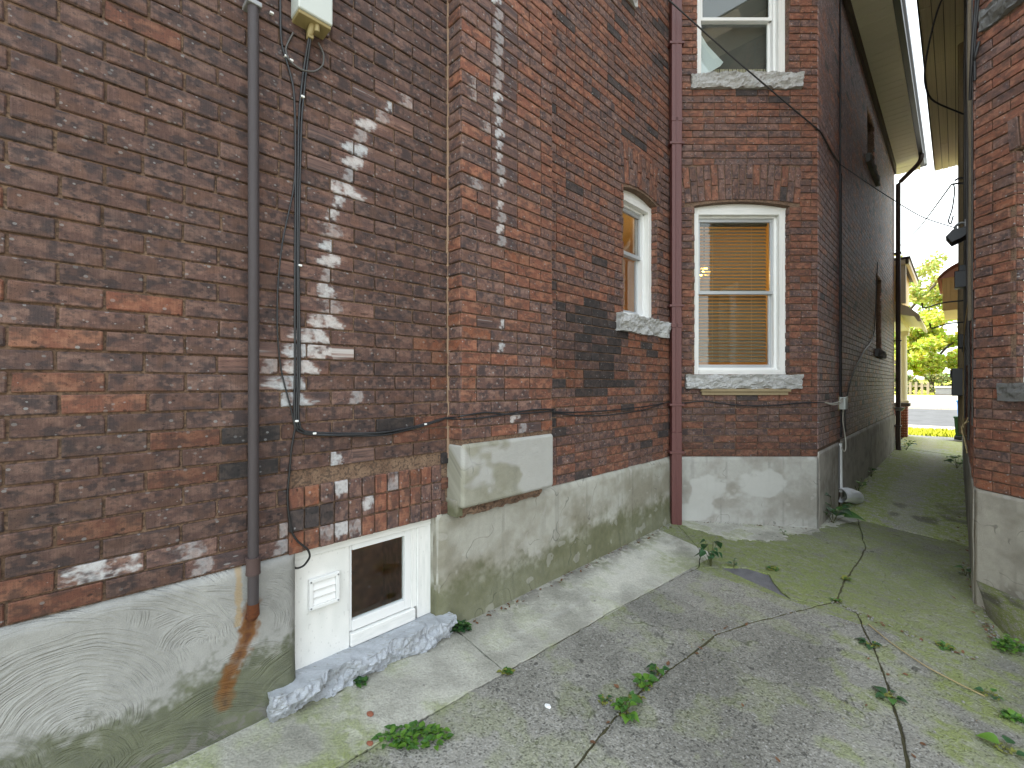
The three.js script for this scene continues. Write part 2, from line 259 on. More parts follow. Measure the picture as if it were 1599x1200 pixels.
// ------------------------------------------------------------------ materials
const std = (o) => new THREE.MeshStandardMaterial(o);
const col = (r, g, b) => new THREE.Color().setRGB(r, g, b);
const M = {
  brick: std({ name: 'brick', map: brickMap, bumpMap: brickBump, bumpScale: 0.0022, roughness: 0.82, vertexColors: true }),
  brickC: std({ name: 'lightened_brick', map: brickMap, bumpMap: brickBump, bumpScale: 0.0022, roughness: 0.55, vertexColors: true }),  // passage bricks; brighter, bluish light is put into their tint
  mortar: std({ name: 'mortar', map: mortarMap, bumpMap: mortarBump, bumpScale: 0.003, roughness: 0.95 }),
  caulk: std({ color: col(0.36, 0.24, 0.165), roughness: 0.9, bumpMap: rep(grit, 4, 4), bumpScale: 0.002 }),
  trowel: std({ map: place(trowelMap, -0.6, 0, TW, TH), bumpMap: place(trowelBump, -0.6, 0, TW, TH), bumpScale: 0.007, roughness: 0.85 }),
  cementA: std({ map: place(cementMapA, 1.4, 0, 3.2, 0.8), bumpMap: cementBump, bumpScale: 0.006, roughness: 0.88 }),
  cementB: std({ map: place(cementMapB, 0, -0.15, 1.6, 0.9), bumpMap: cementBump, bumpScale: 0.005, roughness: 0.88 }),
  cementC: std({ map: place(cementMapC, 0, -0.2, 3.2, 0.9), bumpMap: cementBump, bumpScale: 0.006, roughness: 0.75 }),
  cementR: std({ map: place(cementMapR, 0, -0.2, 1.6, 0.9), bumpMap: cementBump, bumpScale: 0.005, roughness: 0.85 }),
  yard: std({ map: place(yardMap, -2.15, -0.4, YW, YL), bumpMap: place(yardBump, -2.15, -0.4, YW, YL), bumpScale: 0.009, roughness: 0.9 }),
  alley: std({ map: place(alleyMap, -1.1, 6, 1.3, 12), bumpMap: rep(grit, 2.5, 2.5), bumpScale: 0.004, roughness: 0.85 }),
  patchM: std({ map: rep(stoneMap, 3, 3), color: col(0.40, 0.39, 0.42), bumpMap: rep(grit, 3, 3), bumpScale: 0.006, roughness: 0.9 }),
  jointFill: std({ map: rep(soilMap, 6, 6), color: col(1.5, 1.55, 0.9), bumpMap: rep(grit, 12, 12), bumpScale: 0.006, roughness: 1, side: THREE.DoubleSide }),
  soil: std({ map: rep(soilMap, 2, 2), bumpMap: rep(grit, 3, 3), bumpScale: 0.01, roughness: 1 }),
  stone: std({ map: rep(stoneMap, 3, 3), bumpMap: rep(grit, 5, 5), bumpScale: 0.002, roughness: 0.9 }),
  stoneDark: std({ map: rep(stoneMap, 3, 3), color: col(0.36, 0.36, 0.36), bumpMap: rep(grit, 5, 5), bumpScale: 0.002, roughness: 0.9 }),
  bluestone: std({ map: rep(stoneMap, 3, 3), color: col(1.04, 1.10, 1.2), bumpMap: rep(grit, 4, 4), bumpScale: 0.004, roughness: 0.85 }),
  white: std({ map: paintMap, color: col(1.05, 1.05, 1.04), roughness: 0.45 }),
  vinyl: std({ color: col(0.80, 0.81, 0.81), roughness: 0.35 }),
  aluminium: std({ color: col(0.46, 0.48, 0.50), roughness: 0.4, metalness: 0.3 }),
  slat: new THREE.MeshPhysicalMaterial({ color: col(0.17, 0.155, 0.115), roughness: 0.55, transmission: 0.04, thickness: 0 }),
  glass: new THREE.MeshPhysicalMaterial({ color: col(0.93, 0.96, 0.95), transmission: 1, thickness: 0, roughness: 0.0, ior: 1.5 }),
  black: std({ color: col(0.014, 0.014, 0.016), roughness: 0.5 }),
  cable: std({ color: col(0.022, 0.024, 0.028), roughness: 0.42 }),
  cableGrey: std({ color: col(0.075, 0.072, 0.068), roughness: 0.4 }),
  cableWhite: std({ color: col(0.62, 0.60, 0.54), roughness: 0.5 }),
  pipe: std({ color: col(0.056, 0.046, 0.050), roughness: 0.5, bumpMap: rep(grit, 2, 6), bumpScale: 0.0008 }),
  coupling: std({ color: col(0.085, 0.052, 0.048), roughness: 0.6, bumpMap: rep(grit, 2, 2), bumpScale: 0.001 }),
  rust: std({ map: rep(soilMap, 1, 1), color: col(2.4, 0.8, 0.28), roughness: 0.95, bumpMap: rep(grit, 1, 1), bumpScale: 0.003 }),
  redMetal: std({ color: col(0.118, 0.042, 0.040), roughness: 0.42, bumpMap: rep(grit, 1, 3), bumpScale: 0.0006 }),
  brownMetal: std({ color: col(0.055, 0.034, 0.026), roughness: 0.5 }),
  darkMetal: std({ color: col(0.032, 0.036, 0.042), roughness: 0.35, metalness: 0.2 }),
  greyMetal: std({ color: col(0.28, 0.29, 0.30), roughness: 0.45, metalness: 0.4 }),
  foil: std({ color: col(0.80, 0.82, 0.85), roughness: 0.38, metalness: 0.15, bumpMap: rep(grit, 2, 2), bumpScale: 0.004 }),
  steel: std({ color: col(0.6, 0.6, 0.6), roughness: 0.3, metalness: 0.9 }),
  boxGrey: std({ color: col(0.52, 0.56, 0.54), roughness: 0.5 }),
  boxTan: std({ color: col(0.30, 0.24, 0.11), roughness: 0.6 }),
  soffit: std({ color: col(0.90, 0.86, 0.70), roughness: 0.55 }),
  plank: std({ map: rep(woodMap, 2, 0.4), color: col(1.5, 1.5, 1.4), bumpMap: rep(grit, 2, 2), bumpScale: 0.002, roughness: 0.75 }),
  brownWood: std({ color: col(0.06, 0.042, 0.034), roughness: 0.7 }),
  greyWood: std({ map: rep(woodMap, 3, 1), color: col(0.42, 0.40, 0.38), roughness: 0.85 }),
  rawWood: std({ map: rep(woodMap, 1, 4), color: col(0.62, 0.55, 0.44), roughness: 0.85 }),
  roof: std({ color: col(0.05, 0.048, 0.047), roughness: 0.9, bumpMap: rep(grit, 3, 3), bumpScale: 0.01 }),
  inWall: std({ color: col(0.62, 0.44, 0.20), roughness: 0.9 }),
  inCeil: std({ color: col(0.7, 0.62, 0.46), roughness: 0.9 }),
  dark: std({ color: col(0.16, 0.13, 0.10), roughness: 0.9 }),
  reflectBrown: std({ map: rep(soilMap, 2, 2), color: col(10, 5.2, 3.2), roughness: 0.9 }),  // brown imitates the warm brick reflection in the basement pane
  greyCloth: std({ color: col(0.10, 0.092, 0.082), roughness: 0.95 }),
  sky_reflection: new THREE.MeshPhysicalMaterial({ color: col(0.82, 0.86, 0.88), roughness: 0.9, transmission: 0.3, thickness: 0 }),  // pale sheet colour imitating sky mirrored in the upper pane
  fringe: std({ color: col(0.52, 0.45, 0.32), roughness: 0.95 }),
  siding: std({ color: col(0.90, 0.66, 0.30), roughness: 0.6 }),  // orange sunlit glow put into the siding colour, which stands in shade
  cream: std({ color: col(0.86, 0.78, 0.58), roughness: 0.6 }),
  redBrick: std({ map: brickMap, color: col(1.9, 1.1, 0.9), roughness: 0.85 }),
  asphalt: std({ map: rep(asphaltMap, 0.4, 0.4), roughness: 0.9 }),
  asphaltPale: std({ map: rep(asphaltMap, 0.4, 0.4), color: col(1.9, 1.9, 1.9), roughness: 0.9 }),
  paving: std({ map: rep(stoneMap, 0.6, 0.6), color: col(0.9, 0.84, 0.72), roughness: 0.9 }),
  earth: std({ map: rep(soilMap, 0.5, 0.5), color: col(2.4, 2.3, 2.1), roughness: 1 }),
  bark: std({ color: col(0.07, 0.055, 0.042), roughness: 0.95, bumpMap: rep(grit, 2, 6), bumpScale: 0.02 }),
  leafBright: new THREE.MeshPhysicalMaterial({ color: col(0.46, 0.50, 0.03), roughness: 0.9, transmission: 0.6, thickness: 0 }),
  leafPale: new THREE.MeshPhysicalMaterial({ color: col(0.34, 0.37, 0.10), roughness: 0.9, transmission: 0.5, thickness: 0 }),
  leafHedge: new THREE.MeshPhysicalMaterial({ color: col(0.14, 0.16, 0.035), roughness: 0.9, transmission: 0.3, thickness: 0 }),
  leafDeep: new THREE.MeshPhysicalMaterial({ color: col(0.026, 0.088, 0.026), roughness: 0.5, transmission: 0.3, thickness: 0, side: THREE.DoubleSide }),
  leafMid: new THREE.MeshPhysicalMaterial({ color: col(0.05, 0.155, 0.016), roughness: 0.55, transmission: 0.35, thickness: 0, side: THREE.DoubleSide }),
  leafLime: new THREE.MeshPhysicalMaterial({ color: col(0.11, 0.25, 0.015), roughness: 0.55, transmission: 0.4, thickness: 0, side: THREE.DoubleSide }),
  mossLeaf: std({ color: col(0.16, 0.17, 0.03), roughness: 0.9, side: THREE.DoubleSide }),
  stem: std({ color: col(0.08, 0.085, 0.03), roughness: 0.8 }),
  straw: std({ color: col(0.34, 0.26, 0.13), roughness: 0.9 }),
  dryLeaf: std({ color: col(0.13, 0.062, 0.03), roughness: 0.9, side: THREE.DoubleSide }),
  terracotta: std({ color: col(0.24, 0.085, 0.048), roughness: 0.9 }),
  grass: std({ color: col(0.36, 0.38, 0.02), roughness: 0.9, side: THREE.DoubleSide }),
  binGreen: std({ color: col(0.015, 0.07, 0.035), roughness: 0.5 }),
  binBlue: std({ color: col(0.05, 0.16, 0.40), roughness: 0.5 }),
};
M.bulb = std({ color: col(1, 0.8, 0.4), emissive: col(1, 0.50, 0.06), emissiveIntensity: 0.32, roughness: 0.4 });

// ------------------------------------------------------------------ scene-graph helpers
const used = {};
function numbered(n) { const k = used[n] = (used[n] ?? -1) + 1; return k ? n + '_' + String(k).padStart(3, '0') : n; }
const AT = new Map();
function tag(o, label, category, group, kind) { if (label) o.userData.label = label; if (category) o.userData.category = category; if (group) o.userData.group = group; if (kind) o.userData.kind = kind; return o; }
function thing(name, label, category, p, group) { const o = new THREE.Group(); o.name = numbered(name); o.position.set(...p); AT.set(o, new THREE.Vector3(...p)); scene.add(o); return tag(o, label, category, group); }
function put(name, geo, mat, parent, at) {       // geo in world axes and places; the mesh gets its own origin
  if (Array.isArray(geo)) geo = geo.length > 1 ? mergeGeometries(geo.map((g) => g.index ? g.toNonIndexed() : g).map(strip)) : geo[0];
  geo.computeBoundingBox(); const b = geo.boundingBox, c = at ? new THREE.Vector3(...at) : new THREE.Vector3((b.min.x + b.max.x) / 2, b.min.y, (b.min.z + b.max.z) / 2);
  geo.translate(-c.x, -c.y, -c.z);
  const m = new THREE.Mesh(geo, mat); m.castShadow = m.receiveShadow = true;
  if (parent) { m.name = name; m.position.copy(c).sub(AT.get(parent)); parent.add(m); } else { m.name = numbered(name); m.position.copy(c); scene.add(m); }
  AT.set(m, c); return m;
}
function grp(name, parent, p) { const o = new THREE.Group(); o.name = name; const c = new THREE.Vector3(...p); o.position.copy(c).sub(AT.get(parent)); AT.set(o, c); parent.add(o); return o; }
function strip(g) { const h = new THREE.BufferGeometry(); for (const k of ['position', 'normal', 'uv']) if (g.attributes[k]) h.setAttribute(k, g.attributes[k]); if (!g.attributes.uv) h.setAttribute('uv', new THREE.BufferAttribute(new Float32Array(g.attributes.position.count * 2), 2)); return h; }

// a wall frame: a runs along the wall, y up, d out of it
function frame(ox, oz, ux, uz) { const u = new THREE.Vector3(ux, 0, uz).normalize(), n = new THREE.Vector3(-u.z, 0, u.x); return { o: new THREE.Vector3(ox, 0, oz), u, n, m: new THREE.Matrix4().makeBasis(u, new THREE.Vector3(0, 1, 0), n).setPosition(ox, 0, oz), p(a, y, d = 0) { return new THREE.Vector3(ox + u.x * a + n.x * d, y, oz + u.z * a + n.z * d); } }; }
const c45 = Math.SQRT1_2;
const FA = frame(-2.097, 0, 0, -1), FCH = frame(-1.970, 0, 0, -1), FRET = frame(-2.097, -1.568, 1, 0);
const FB = frame(-2.097, -4.451, c45, -c45), FC = frame(-1.027, 0, 0, -1), FR1 = frame(0.098, 0, 0, 1), FR2 = frame(0.098, -4.652, c45, c45);
const FJA = frame(-2.097, -4.13, 1, 0), FJB = frame(FB.p(1.225, 0).x, FB.p(1.225, 0).z, c45, c45), FJR = frame(FR2.p(0.254, 0).x, FR2.p(0.254, 0).z, c45, -c45);
function fbox(F, a0, a1, y0, y1, d0, d1, r = 0.003) {
  const g = r > 0 ? new RoundedBoxGeometry(a1 - a0, y1 - y0, d1 - d0, 1, Math.min(r, (a1 - a0) / 3, (y1 - y0) / 3, (d1 - d0) / 3)) : new THREE.BoxGeometry(a1 - a0, y1 - y0, d1 - d0);
  g.translate((a0 + a1) / 2, (y0 + y1) / 2, (d0 + d1) / 2); g.applyMatrix4(F.m); return g;
}
function box(x0, x1, y0, y1, z0, z1, r = 0) { const g = r ? new RoundedBoxGeometry(x1 - x0, y1 - y0, z1 - z0, 1, r) : new THREE.BoxGeometry(x1 - x0, y1 - y0, z1 - z0); g.translate((x0 + x1) / 2, (y0 + y1) / 2, (z0 + z1) / 2); return g; }
function tubeG(pts, r, seg = 8, n) { return new THREE.TubeGeometry(new THREE.CatmullRomCurve3(pts, false, 'catmullrom', 0.4), n || Math.max(8, pts.length * 6), r, seg, false); }
function wallG(F, outline, holes, depth) {       // solid wall with thickness, openings cut through
  const s = new THREE.Shape(outline.map((p) => new THREE.Vector2(...p)));
  for (const h of holes) s.holes.push(new THREE.Path(h.map((p) => new THREE.Vector2(...p))));
  const g = new THREE.ExtrudeGeometry(s, { depth, bevelEnabled: false }); g.translate(0, 0, -depth); g.applyMatrix4(F.m); return g;
}
const rect = (a0, a1, y0, y1) => [[a0, y0], [a1, y0], [a1, y1], [a0, y1]];
const arched = (a0, a1, y0, y1, rise) => { const l = [[a0, y0], [a1, y0]]; for (let i = 0; i <= 8; i++) { const t = i / 8; l.push([mix(a1, a0, t), y1 + rise * (1 - (2 * t - 1) ** 2)]); } return l; };

// ------------------------------------------------------------------ bricks
const QB = rng(4242);
function brickArrays(F, k) {   // k: a, y (centre), w (long side), h, rot, row, colm, u0, tint, prot
  const { w, h } = k, hw = w / 2, hh = h / 2, P = [], J = () => (QB() - 0.5) * 0.0022;
  const cut = () => QB() < 0.07 ? 0.006 + QB() * 0.009 : 0.0015 + QB() * 0.003;
  for (const [sx, sy] of [[-1, -1], [1, -1], [1, 1], [-1, 1]]) {
    const c1 = Math.min(cut(), hh * 0.6), c2 = Math.min(cut(), hh * 0.6), pa = [sx * (hw - c1) + J(), sy * hh + J()], pb = [sx * hw + J(), sy * (hh - c2) + J()];
    if (sx * sy > 0) P.push(pa.map((v) => v), pb); else P.push(pb, pa);
    if (w > 0.12 && sx * sy < 0 === (sy < 0)) { /* mid edge follows */ }
  }
  // order: BL(pb,pa) BR(pa,pb)... -> ring anticlockwise
  const ring = [P[0], P[1], [0 + J() * 8, -hh + J()], P[2], P[3], P[4], P[5], [J() * 8, hh + J()], P[6], P[7]];
  ring[3] = P[3]; ring[4] = P[2];
  if (P[2][1] < P[3][1]) { ring[3] = P[2]; ring[4] = P[3]; }
  if (P[4][1] < P[5][1]) { ring[5] = P[4]; ring[6] = P[5]; } else { ring[5] = P[5]; ring[6] = P[4]; }
  if (P[6][1] > P[7][1]) { ring[8] = P[6]; ring[9] = P[7]; } else { ring[8] = P[7]; ring[9] = P[6]; }
  if (P[0][1] > P[1][1]) { ring[0] = P[0]; ring[1] = P[1]; } else { ring[0] = P[1]; ring[1] = P[0]; }
  const n = ring.length, ch = 0.0022 + QB() * 0.0026, tx = (QB() - 0.5) * 0.006, ty = (QB() - 0.5) * 0.03, pr = k.prot;
  const front = ring.map(([x, y]) => { const X = x - Math.sign(x) * ch * (Math.abs(x) > hw * 0.5 ? 1 : 0), Y = y - Math.sign(y) * ch; return [X, Y, pr + X * tx + Y * ty]; });
  const mid = ring.map(([x, y]) => [x, y, pr - ch * 0.9 + x * tx + y * ty]), back = ring.map(([x, y]) => [x, y, -0.014]);
  const ctr = [0, 0, pr], pos = [], uv = [], cs = Math.cos(k.rot || 0), sn = Math.sin(k.rot || 0);
  const put1 = (p) => {
    const a = k.a + p[0] * cs - p[1] * sn, y = k.y + p[0] * sn + p[1] * cs;
    pos.push(F.o.x + F.u.x * a + F.n.x * p[2], y, F.o.z + F.u.z * a + F.n.z * p[2]);
    let u = k.u0 + (k.flip ? -p[0] : p[0]) / BL, v = 0.5 + p[1] / Math.max(BH, h);
    u = u < 0 ? -u * 0.3 : u > 1 ? 1 - (u - 1) * 0.3 : u; uv.push((k.colm + clamp(u, 0.01, 0.99)) / AC, (k.row + clamp(v, 0.03, 0.97)) / AR);
  };
  for (let i = 0; i < n; i++) { const j = (i + 1) % n; put1(ctr); put1(front[i]); put1(front[j]); put1(mid[i]); put1(mid[j]); put1(front[j]); put1(mid[i]); put1(front[j]); put1(front[i]); put1(back[i]); put1(back[j]); put1(mid[j]); put1(back[i]); put1(mid[j]); put1(mid[i]); }
  return { pos, uv };
}
function brickGeo(list) {      // list of {F, k}
  let pos = [], uv = [], colr = [];
  for (const b of list) { const r = brickArrays(b.F, b.k); for (const v of r.pos) pos.push(v); for (const v of r.uv) uv.push(v); const t = b.k.tint; for (let i = 0; i < r.pos.length / 3; i++) colr.push(t[0], t[1], t[2]); }
  const g = new THREE.BufferGeometry(); g.setAttribute('position', new THREE.Float32BufferAttribute(pos, 3)); g.setAttribute('uv', new THREE.Float32BufferAttribute(uv, 2)); g.setAttribute('color', new THREE.Float32BufferAttribute(colr, 3)); g.computeVertexNormals(); return g;
}
const PITCH = 0.072, LP = 0.225, Y0 = 0.662, PROT = 0.0105;
// styles: returns {kind, tint, stain}
function faceFor(style, a, y, w, q) {
  let kind = 0, tint = 0.90 + 0.20 * q(), warm = 0, stain = null; const r = q();
  if (style === 'A') {
    tint *= 0.74; kind = r < 0.955 ? 0 : r < 0.99 ? 1 : 2;
    if (y < 1.25) { kind = r < 0.80 ? 0 : r < 0.86 ? 2 : 1; tint *= 0.88; }
    if (y > 1.3 && y < 1.75 && a < 0.55) tint *= 1.15;
    if (y < 0.80 && a < 0.5) kind = r < 0.6 ? 1 : 0;
    if (a > 1.38 && a < 1.57 && y < 1.75 && y > 0.95 && r < 0.4) kind = 3;
    if (a < 0.5 && y > 1.30 && y < 1.72 && r < 0.3) { kind = 1; tint *= 1.1; }
    stain = TRAIL_A;
  } else if (style === 'CH') {
    kind = r < 0.55 ? 0 : 1; if (y < 2.3 && r > 0.75) { kind = r > 0.9 ? 3 : 1; } if (a < 1.9 && y > 2) kind = r < 0.85 ? 0 : 1; stain = TRAIL_CH; tint *= 1.08;
  } else if (style === 'A2') {
    kind = r < 0.52 ? 0 : r < 0.95 ? 1 : 2; tint *= 1.02;
    const soot = sst(0.62, 0.2, Math.hypot((a - 3.05) * 0.9, (y - 1.72) * 1.25)); if (q() < soot * 1.1) { kind = q() < 0.7 ? 2 : 0; tint *= 0.72; } else if (soot > 0.3) tint *= 0.8;
    if (a < 2.78 && y > 1.26 && y < 1.62 && q() < 0.75) { kind = q() < 0.6 ? 3 : 1; }
    if (a > 3.6 && y > 1.3 && y < 1.8 && q() < 0.25) kind = 3;
  } else if (style === 'B') {
    kind = r < 0.42 ? 0 : r < 0.98 ? 1 : 2; if (a > 1.2) { kind = r < 0.62 ? 1 : r < 0.72 ? 3 : 0; } if (y > 4.5) { kind = r < 0.7 ? 1 : r < 0.78 ? 3 : 0; tint *= 1.05; } if (y < 1.2) { kind = r < 0.7 ? 0 : 1; tint *= 0.82; } if (y < 0.80) { kind = r < 0.55 ? 1 : 0; tint *= 0.9; } if (y > 2.9 && y < 3.9 && a < 1.15) kind = r < 0.8 ? 0 : 1;
  } else if (style === 'C') { kind = r < 0.75 ? 0 : r < 0.97 ? 1 : 2; tint *= 2.5; }  // passage bricks lightened in colour to make up for the dim light there
  else if (style === 'R') { kind = r < 0.36 ? 0 : r < 0.96 ? 1 : 3; tint *= F_PASS.has(a < 0) ? 1.5 : 1.05; if (y < 0.78) { kind = r < 0.7 ? 3 : 1; } }  // bricks inside the passage get a lighter colour against its shade
  const rows = [[0, 6], [6, 9], [9, 11], [11, 12]][kind]; let row = rows[0] + Math.floor(q() * (rows[1] - rows[0])), colm = Math.floor(q() * 4), flip = q() < 0.5, u0 = 0.5;
  if (w < 0.2) u0 = clamp(0.25 + q() * 0.5, w / BL / 2, 1 - w / BL / 2);
  if (stain) for (const [sa, sy, sw, st] of stain) if (Math.abs(y - sy) < 0.045 && sa > a - w / 2 - sw * 0.12 && sa < a + w / 2 + sw * 0.12) {
    row = st < 0.42 || (st > 0.5 && st < 0.75 && style === 'A' && y < 0.8) ? 14 : 12 + (Math.floor(st * 50) % 2); flip = false; u0 = 0.5 - (sa - a) / BL; tint = 1;
    colm = sw < 0.085 ? 0 : sw < 0.125 ? 1 : sw < 0.17 ? 2 : 3; break;
  }
  const hue = (q() - 0.5) * 0.10;
  const cool = style === 'C' ? 0.14 : 0; return { row, colm, flip, u0, tint: [tint * (1 + hue - cool), tint, tint * (1 - hue * 0.6 + cool)] };  // bluish sky sheen put into the passage brick colour
}
const trail = (pts, w, drop) => { const l = [], q = rng(pts.length * 7 + 3); for (let i = 0; i + 1 < pts.length; i++) { const [a0, y0] = pts[i], [a1, y1] = pts[i + 1], n = Math.max(1, Math.round(Math.abs(y1 - y0) / 0.066)); for (let k = 0; k < n; k++) { const t = k / n; if (q() < drop) continue; l.push([mix(a0, a1, t) + (q() - 0.5) * 0.03, mix(y0, y1, t), w * (0.7 + 0.6 * q()), q()]); } } return l; };
const TRAIL_A = [...trail([[1.28, 2.95], [1.20, 2.85], [1.05, 2.72], [0.98, 2.537], [0.955, 2.388], [0.87, 2.22], [0.865, 1.82], [0.86, 1.72]], 0.10, 0.12), ...trail([[0.84, 1.70], [0.79, 1.586], [0.747, 1.526]], 0.16, 0).map((t) => [t[0], t[1], t[2], 1]), ...trail([[0.73, 1.52], [0.70, 1.36], [0.75, 1.22]], 0.22, 0.15).map((t) => [t[0], t[1], 0.15, 1]), ...trail([[0.62, 1.50], [0.62, 1.36]], 0.08, 0.6), [0.90, 1.035, 0.12, 1], [0.33, 0.755, 0.1, 0.7], [0.10, 0.755, 0.2, 0.9], [0.37, 0.70, 0.08, 0.7], [1.0, 1.33, 0.06, 0.3], [0.66, 0.735, 0.08, 0.2]];
const TRAIL_CH = [...trail([[1.82, 4.1], [1.833, 3.5], [1.845, 3.0], [1.86, 2.7], [1.85, 2.5], [1.865, 2.2], [1.875, 2.1]], 0.07, 0.12), [1.876, 1.78, 0.08, 1], [1.86, 1.63, 0.06, 1], [1.98, 1.21, 0.05, 0.9], [2.05, 1.13, 0.05, 0.4], [1.75, 2.9, 0.1, 0.2], [1.66, 3.1, 0.1, 0.3], [1.66, 2.55, 0.1, 0.3]];
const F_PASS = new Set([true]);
const courses = [];   // all bricks of the left house {F,k,host,key}
function lay(out, host, F, style, a0, a1, y0, y1, skip, o = {}) {
  const q = rng((o.seed || 1) * 977 + Math.round(a0 * 100)), n0 = Math.ceil((y0 - Y0) / PITCH - 0.02);
  for (let c = n0; Y0 + c * PITCH + BH * 0.6 < y1; c++) {
    const yb = Y0 + c * PITCH + (q() - 0.5) * 0.0012, yc = yb + BH / 2;
    let x = a0 - ((((c % 2) + 2) % 2) * LP / 2) - (o.shift || 0), first = true;
    const spans = [[a0, a1]];
    for (const [s0, s1, t0, t1] of skip) if (yc > t0 && yc < t1) for (let i = spans.length - 1; i >= 0; i--) { const [p0, p1] = spans[i]; if (s1 <= p0 || s0 >= p1) continue; spans.splice(i, 1); if (s0 - p0 > 0.03) spans.push([p0, s0]); if (p1 - s1 > 0.03) spans.push([s1, p1]); }
    const joints = []; while (x < a1 + LP) { const hd = o.header && q() < o.header; joints.push(x); x += hd ? LP / 2 : LP; x += (q() - 0.5) * 0.006; }
    for (const [p0, p1] of spans) for (let i = 0; i + 1 < joints.length; i++) {
      const b0 = Math.max(joints[i], p0) + (joints[i] < p0 ? 0 : 0.004), b1 = Math.min(joints[i + 1], p1) - (joints[i + 1] > p1 ? 0 : 0.004);
      if (b1 - b0 < 0.028) continue; const w = b1 - b0, a = (b0 + b1) / 2;
      const k = { a, y: yc, w, h: BH - 0.0005 + (q() - 0.5) * 0.003, rot: 0, prot: PROT + (q() - 0.5) * 0.006, ...faceFor(style, a, yc, w, q) };
      if (style === 'C') k.prot = 0.007;
      out.push({ F, k, host });
    }
  }
}
function soldiers(out, host, F, style, a0, a1, n, yb, lens, fan, q) {     // upright bricks over an opening
  const p = (a1 - a0) / n;
  for (let i = 0; i < n; i++) {
    const t = (i + 0.5) / n * 2 - 1, a = a0 + (i + 0.5) * p; let y = yb(t); const L = i % 2 ? lens : [...lens].reverse();
    for (const l of L) { const f = faceFor(style, a, y, Math.min(l, 0.21), q), dy = y + l / 2 - yb(0); out.push({ F, host, k: { a: a + t * fan * dy, y: y + l / 2, w: l - 0.008, h: p - 0.008, rot: Math.PI / 2 - t * fan, prot: PROT + (q() - 0.5) * 0.005, ...f } }); y += l; }
  }
}
function split(out, house, limit, mat, camPt) {  // the largest in view become meshes of their own, the rest one joined part
  const cp = new THREE.Vector3(0, 1.41, 0), view = new THREE.Vector3(-c45, 0, -c45), rt = new THREE.Vector3(c45, 0, -c45);
  for (const b of out) {
    const p = b.F.p(b.k.a, b.k.y, b.k.prot), d = p.clone().sub(cp), D = d.dot(view), r = d.dot(rt) / D, v = d.y / D;
    b.s = D > 0.2 && Math.abs(r) < 1.16 && Math.abs(v) < 0.88 ? b.k.w * b.k.h * Math.max(0, -d.clone().normalize().dot(b.F.n)) / (D * D) : 0;
    if (b.hidden) b.s = 0; b.c = p;
  }
  out.sort((x, y) => y.s - x.s);
  for (const b of out.slice(0, limit)) put('brick', brickGeo([b]), b.mat || mat, b.host, b.c.toArray());
  return out.slice(limit);
}

// ------------------------------------------------------------------ surfaces with relief
function sheet(F, a0, a1, y0, y1, step, dfn) {      // a slab whose face follows dfn(a, y); uv in metres
  const nx = Math.max(2, Math.round((a1 - a0) / step)), ny = Math.max(2, Math.round((y1 - y0) / step)), pos = [], uv = [], idx = [];
  for (let j = -1; j <= ny + 1; j++) for (let i = -1; i <= nx + 1; i++) {
    const a = mix(a0, a1, clamp(i / nx)), y = mix(y0, y1, clamp(j / ny)), out = i < 0 || j < 0 || i > nx || j > ny, d = out ? -0.04 : dfn(a, y), p = F.p(a, y, d); pos.push(p.x, p.y, p.z); uv.push(a + (out ? 0.02 * d : 0), y);
  }
  const W = nx + 3; for (let j = 0; j < ny + 2; j++) for (let i = 0; i < nx + 2; i++) { const k = j * W + i; idx.push(k, k + 1, k + W + 1, k, k + W + 1, k + W); }
  const g = new THREE.BufferGeometry(); g.setAttribute('position', new THREE.Float32BufferAttribute(pos, 3)); g.setAttribute('uv', new THREE.Float32BufferAttribute(uv, 2)); g.setIndex(idx); g.computeVertexNormals(); return g;
}
function rock(F, a0, a1, y0, y1, d0, d1, seed, amp, st = 0.012) {      // rock-faced stone: sawn top and bottom, broken front
  const w = a1 - a0, h = y1 - y0, t = d1 - d0, nx = Math.round(w / st), ny = Math.max(5, Math.round(h / st)), nz = Math.max(4, Math.round(t / st));
  let g = new THREE.BoxGeometry(w, h, t, nx, ny, nz); const p = g.attributes.position;
  for (let i = 0; i < p.count; i++) {
    let x = p.getX(i), y = p.getY(i), z = p.getZ(i); const f = (z + t / 2) / t, X = x + a0 + seed * 3.1;
    const cell = Math.abs(fbm(X * 9 + 2, y * 16 + z * 12 + seed, 3) - 0.5) * 2, lump = fbm(X * 13 + 4, y * 24 + seed, 2) - 0.5, fine = fbm(X * 70, (y + z) * 70 + seed, 2) - 0.5, step = Math.floor(fbm(X * 11 + seed, y * 18 - z * 14, 3) * 7) / 7 - 0.5, chip = cell;
    const front = sst(0.35, 1, f);
    z += front * amp * (0.9 * lump + 2.0 * step - 0.9 * chip * sst(0.25, -0.5, y / h) + 0.5 * fine);
    y += front * amp * 0.5 * (vn(X * 22, seed * 7 + (y > 0 ? 3 : 9)) - 0.5) * (Math.abs(y) > h * 0.3 ? 1 : 0) + 0.12 * amp * fine;
    x += (Math.abs(x) > w * 0.46 ? 1 : 0) * amp * 0.5 * (vn(y * 40 + seed, z * 40) - 0.5);
    p.setXYZ(i, x, y, z);
  }
  g.translate((a0 + a1) / 2, (y0 + y1) / 2, (d0 + d1) / 2); g.applyMatrix4(F.m); g.deleteAttribute('normal'); const uvk = g.attributes.uv; for (let i = 0; i < uvk.count; i++) { uvk.setXY(i, p.getX(i) * 0.7 + p.getZ(i) * 0.7, p.getY(i) + p.getZ(i) * 0.3); }
  g = g.toNonIndexed(); g.computeVertexNormals(); return toCreasedNormals(g, 0.42);
}

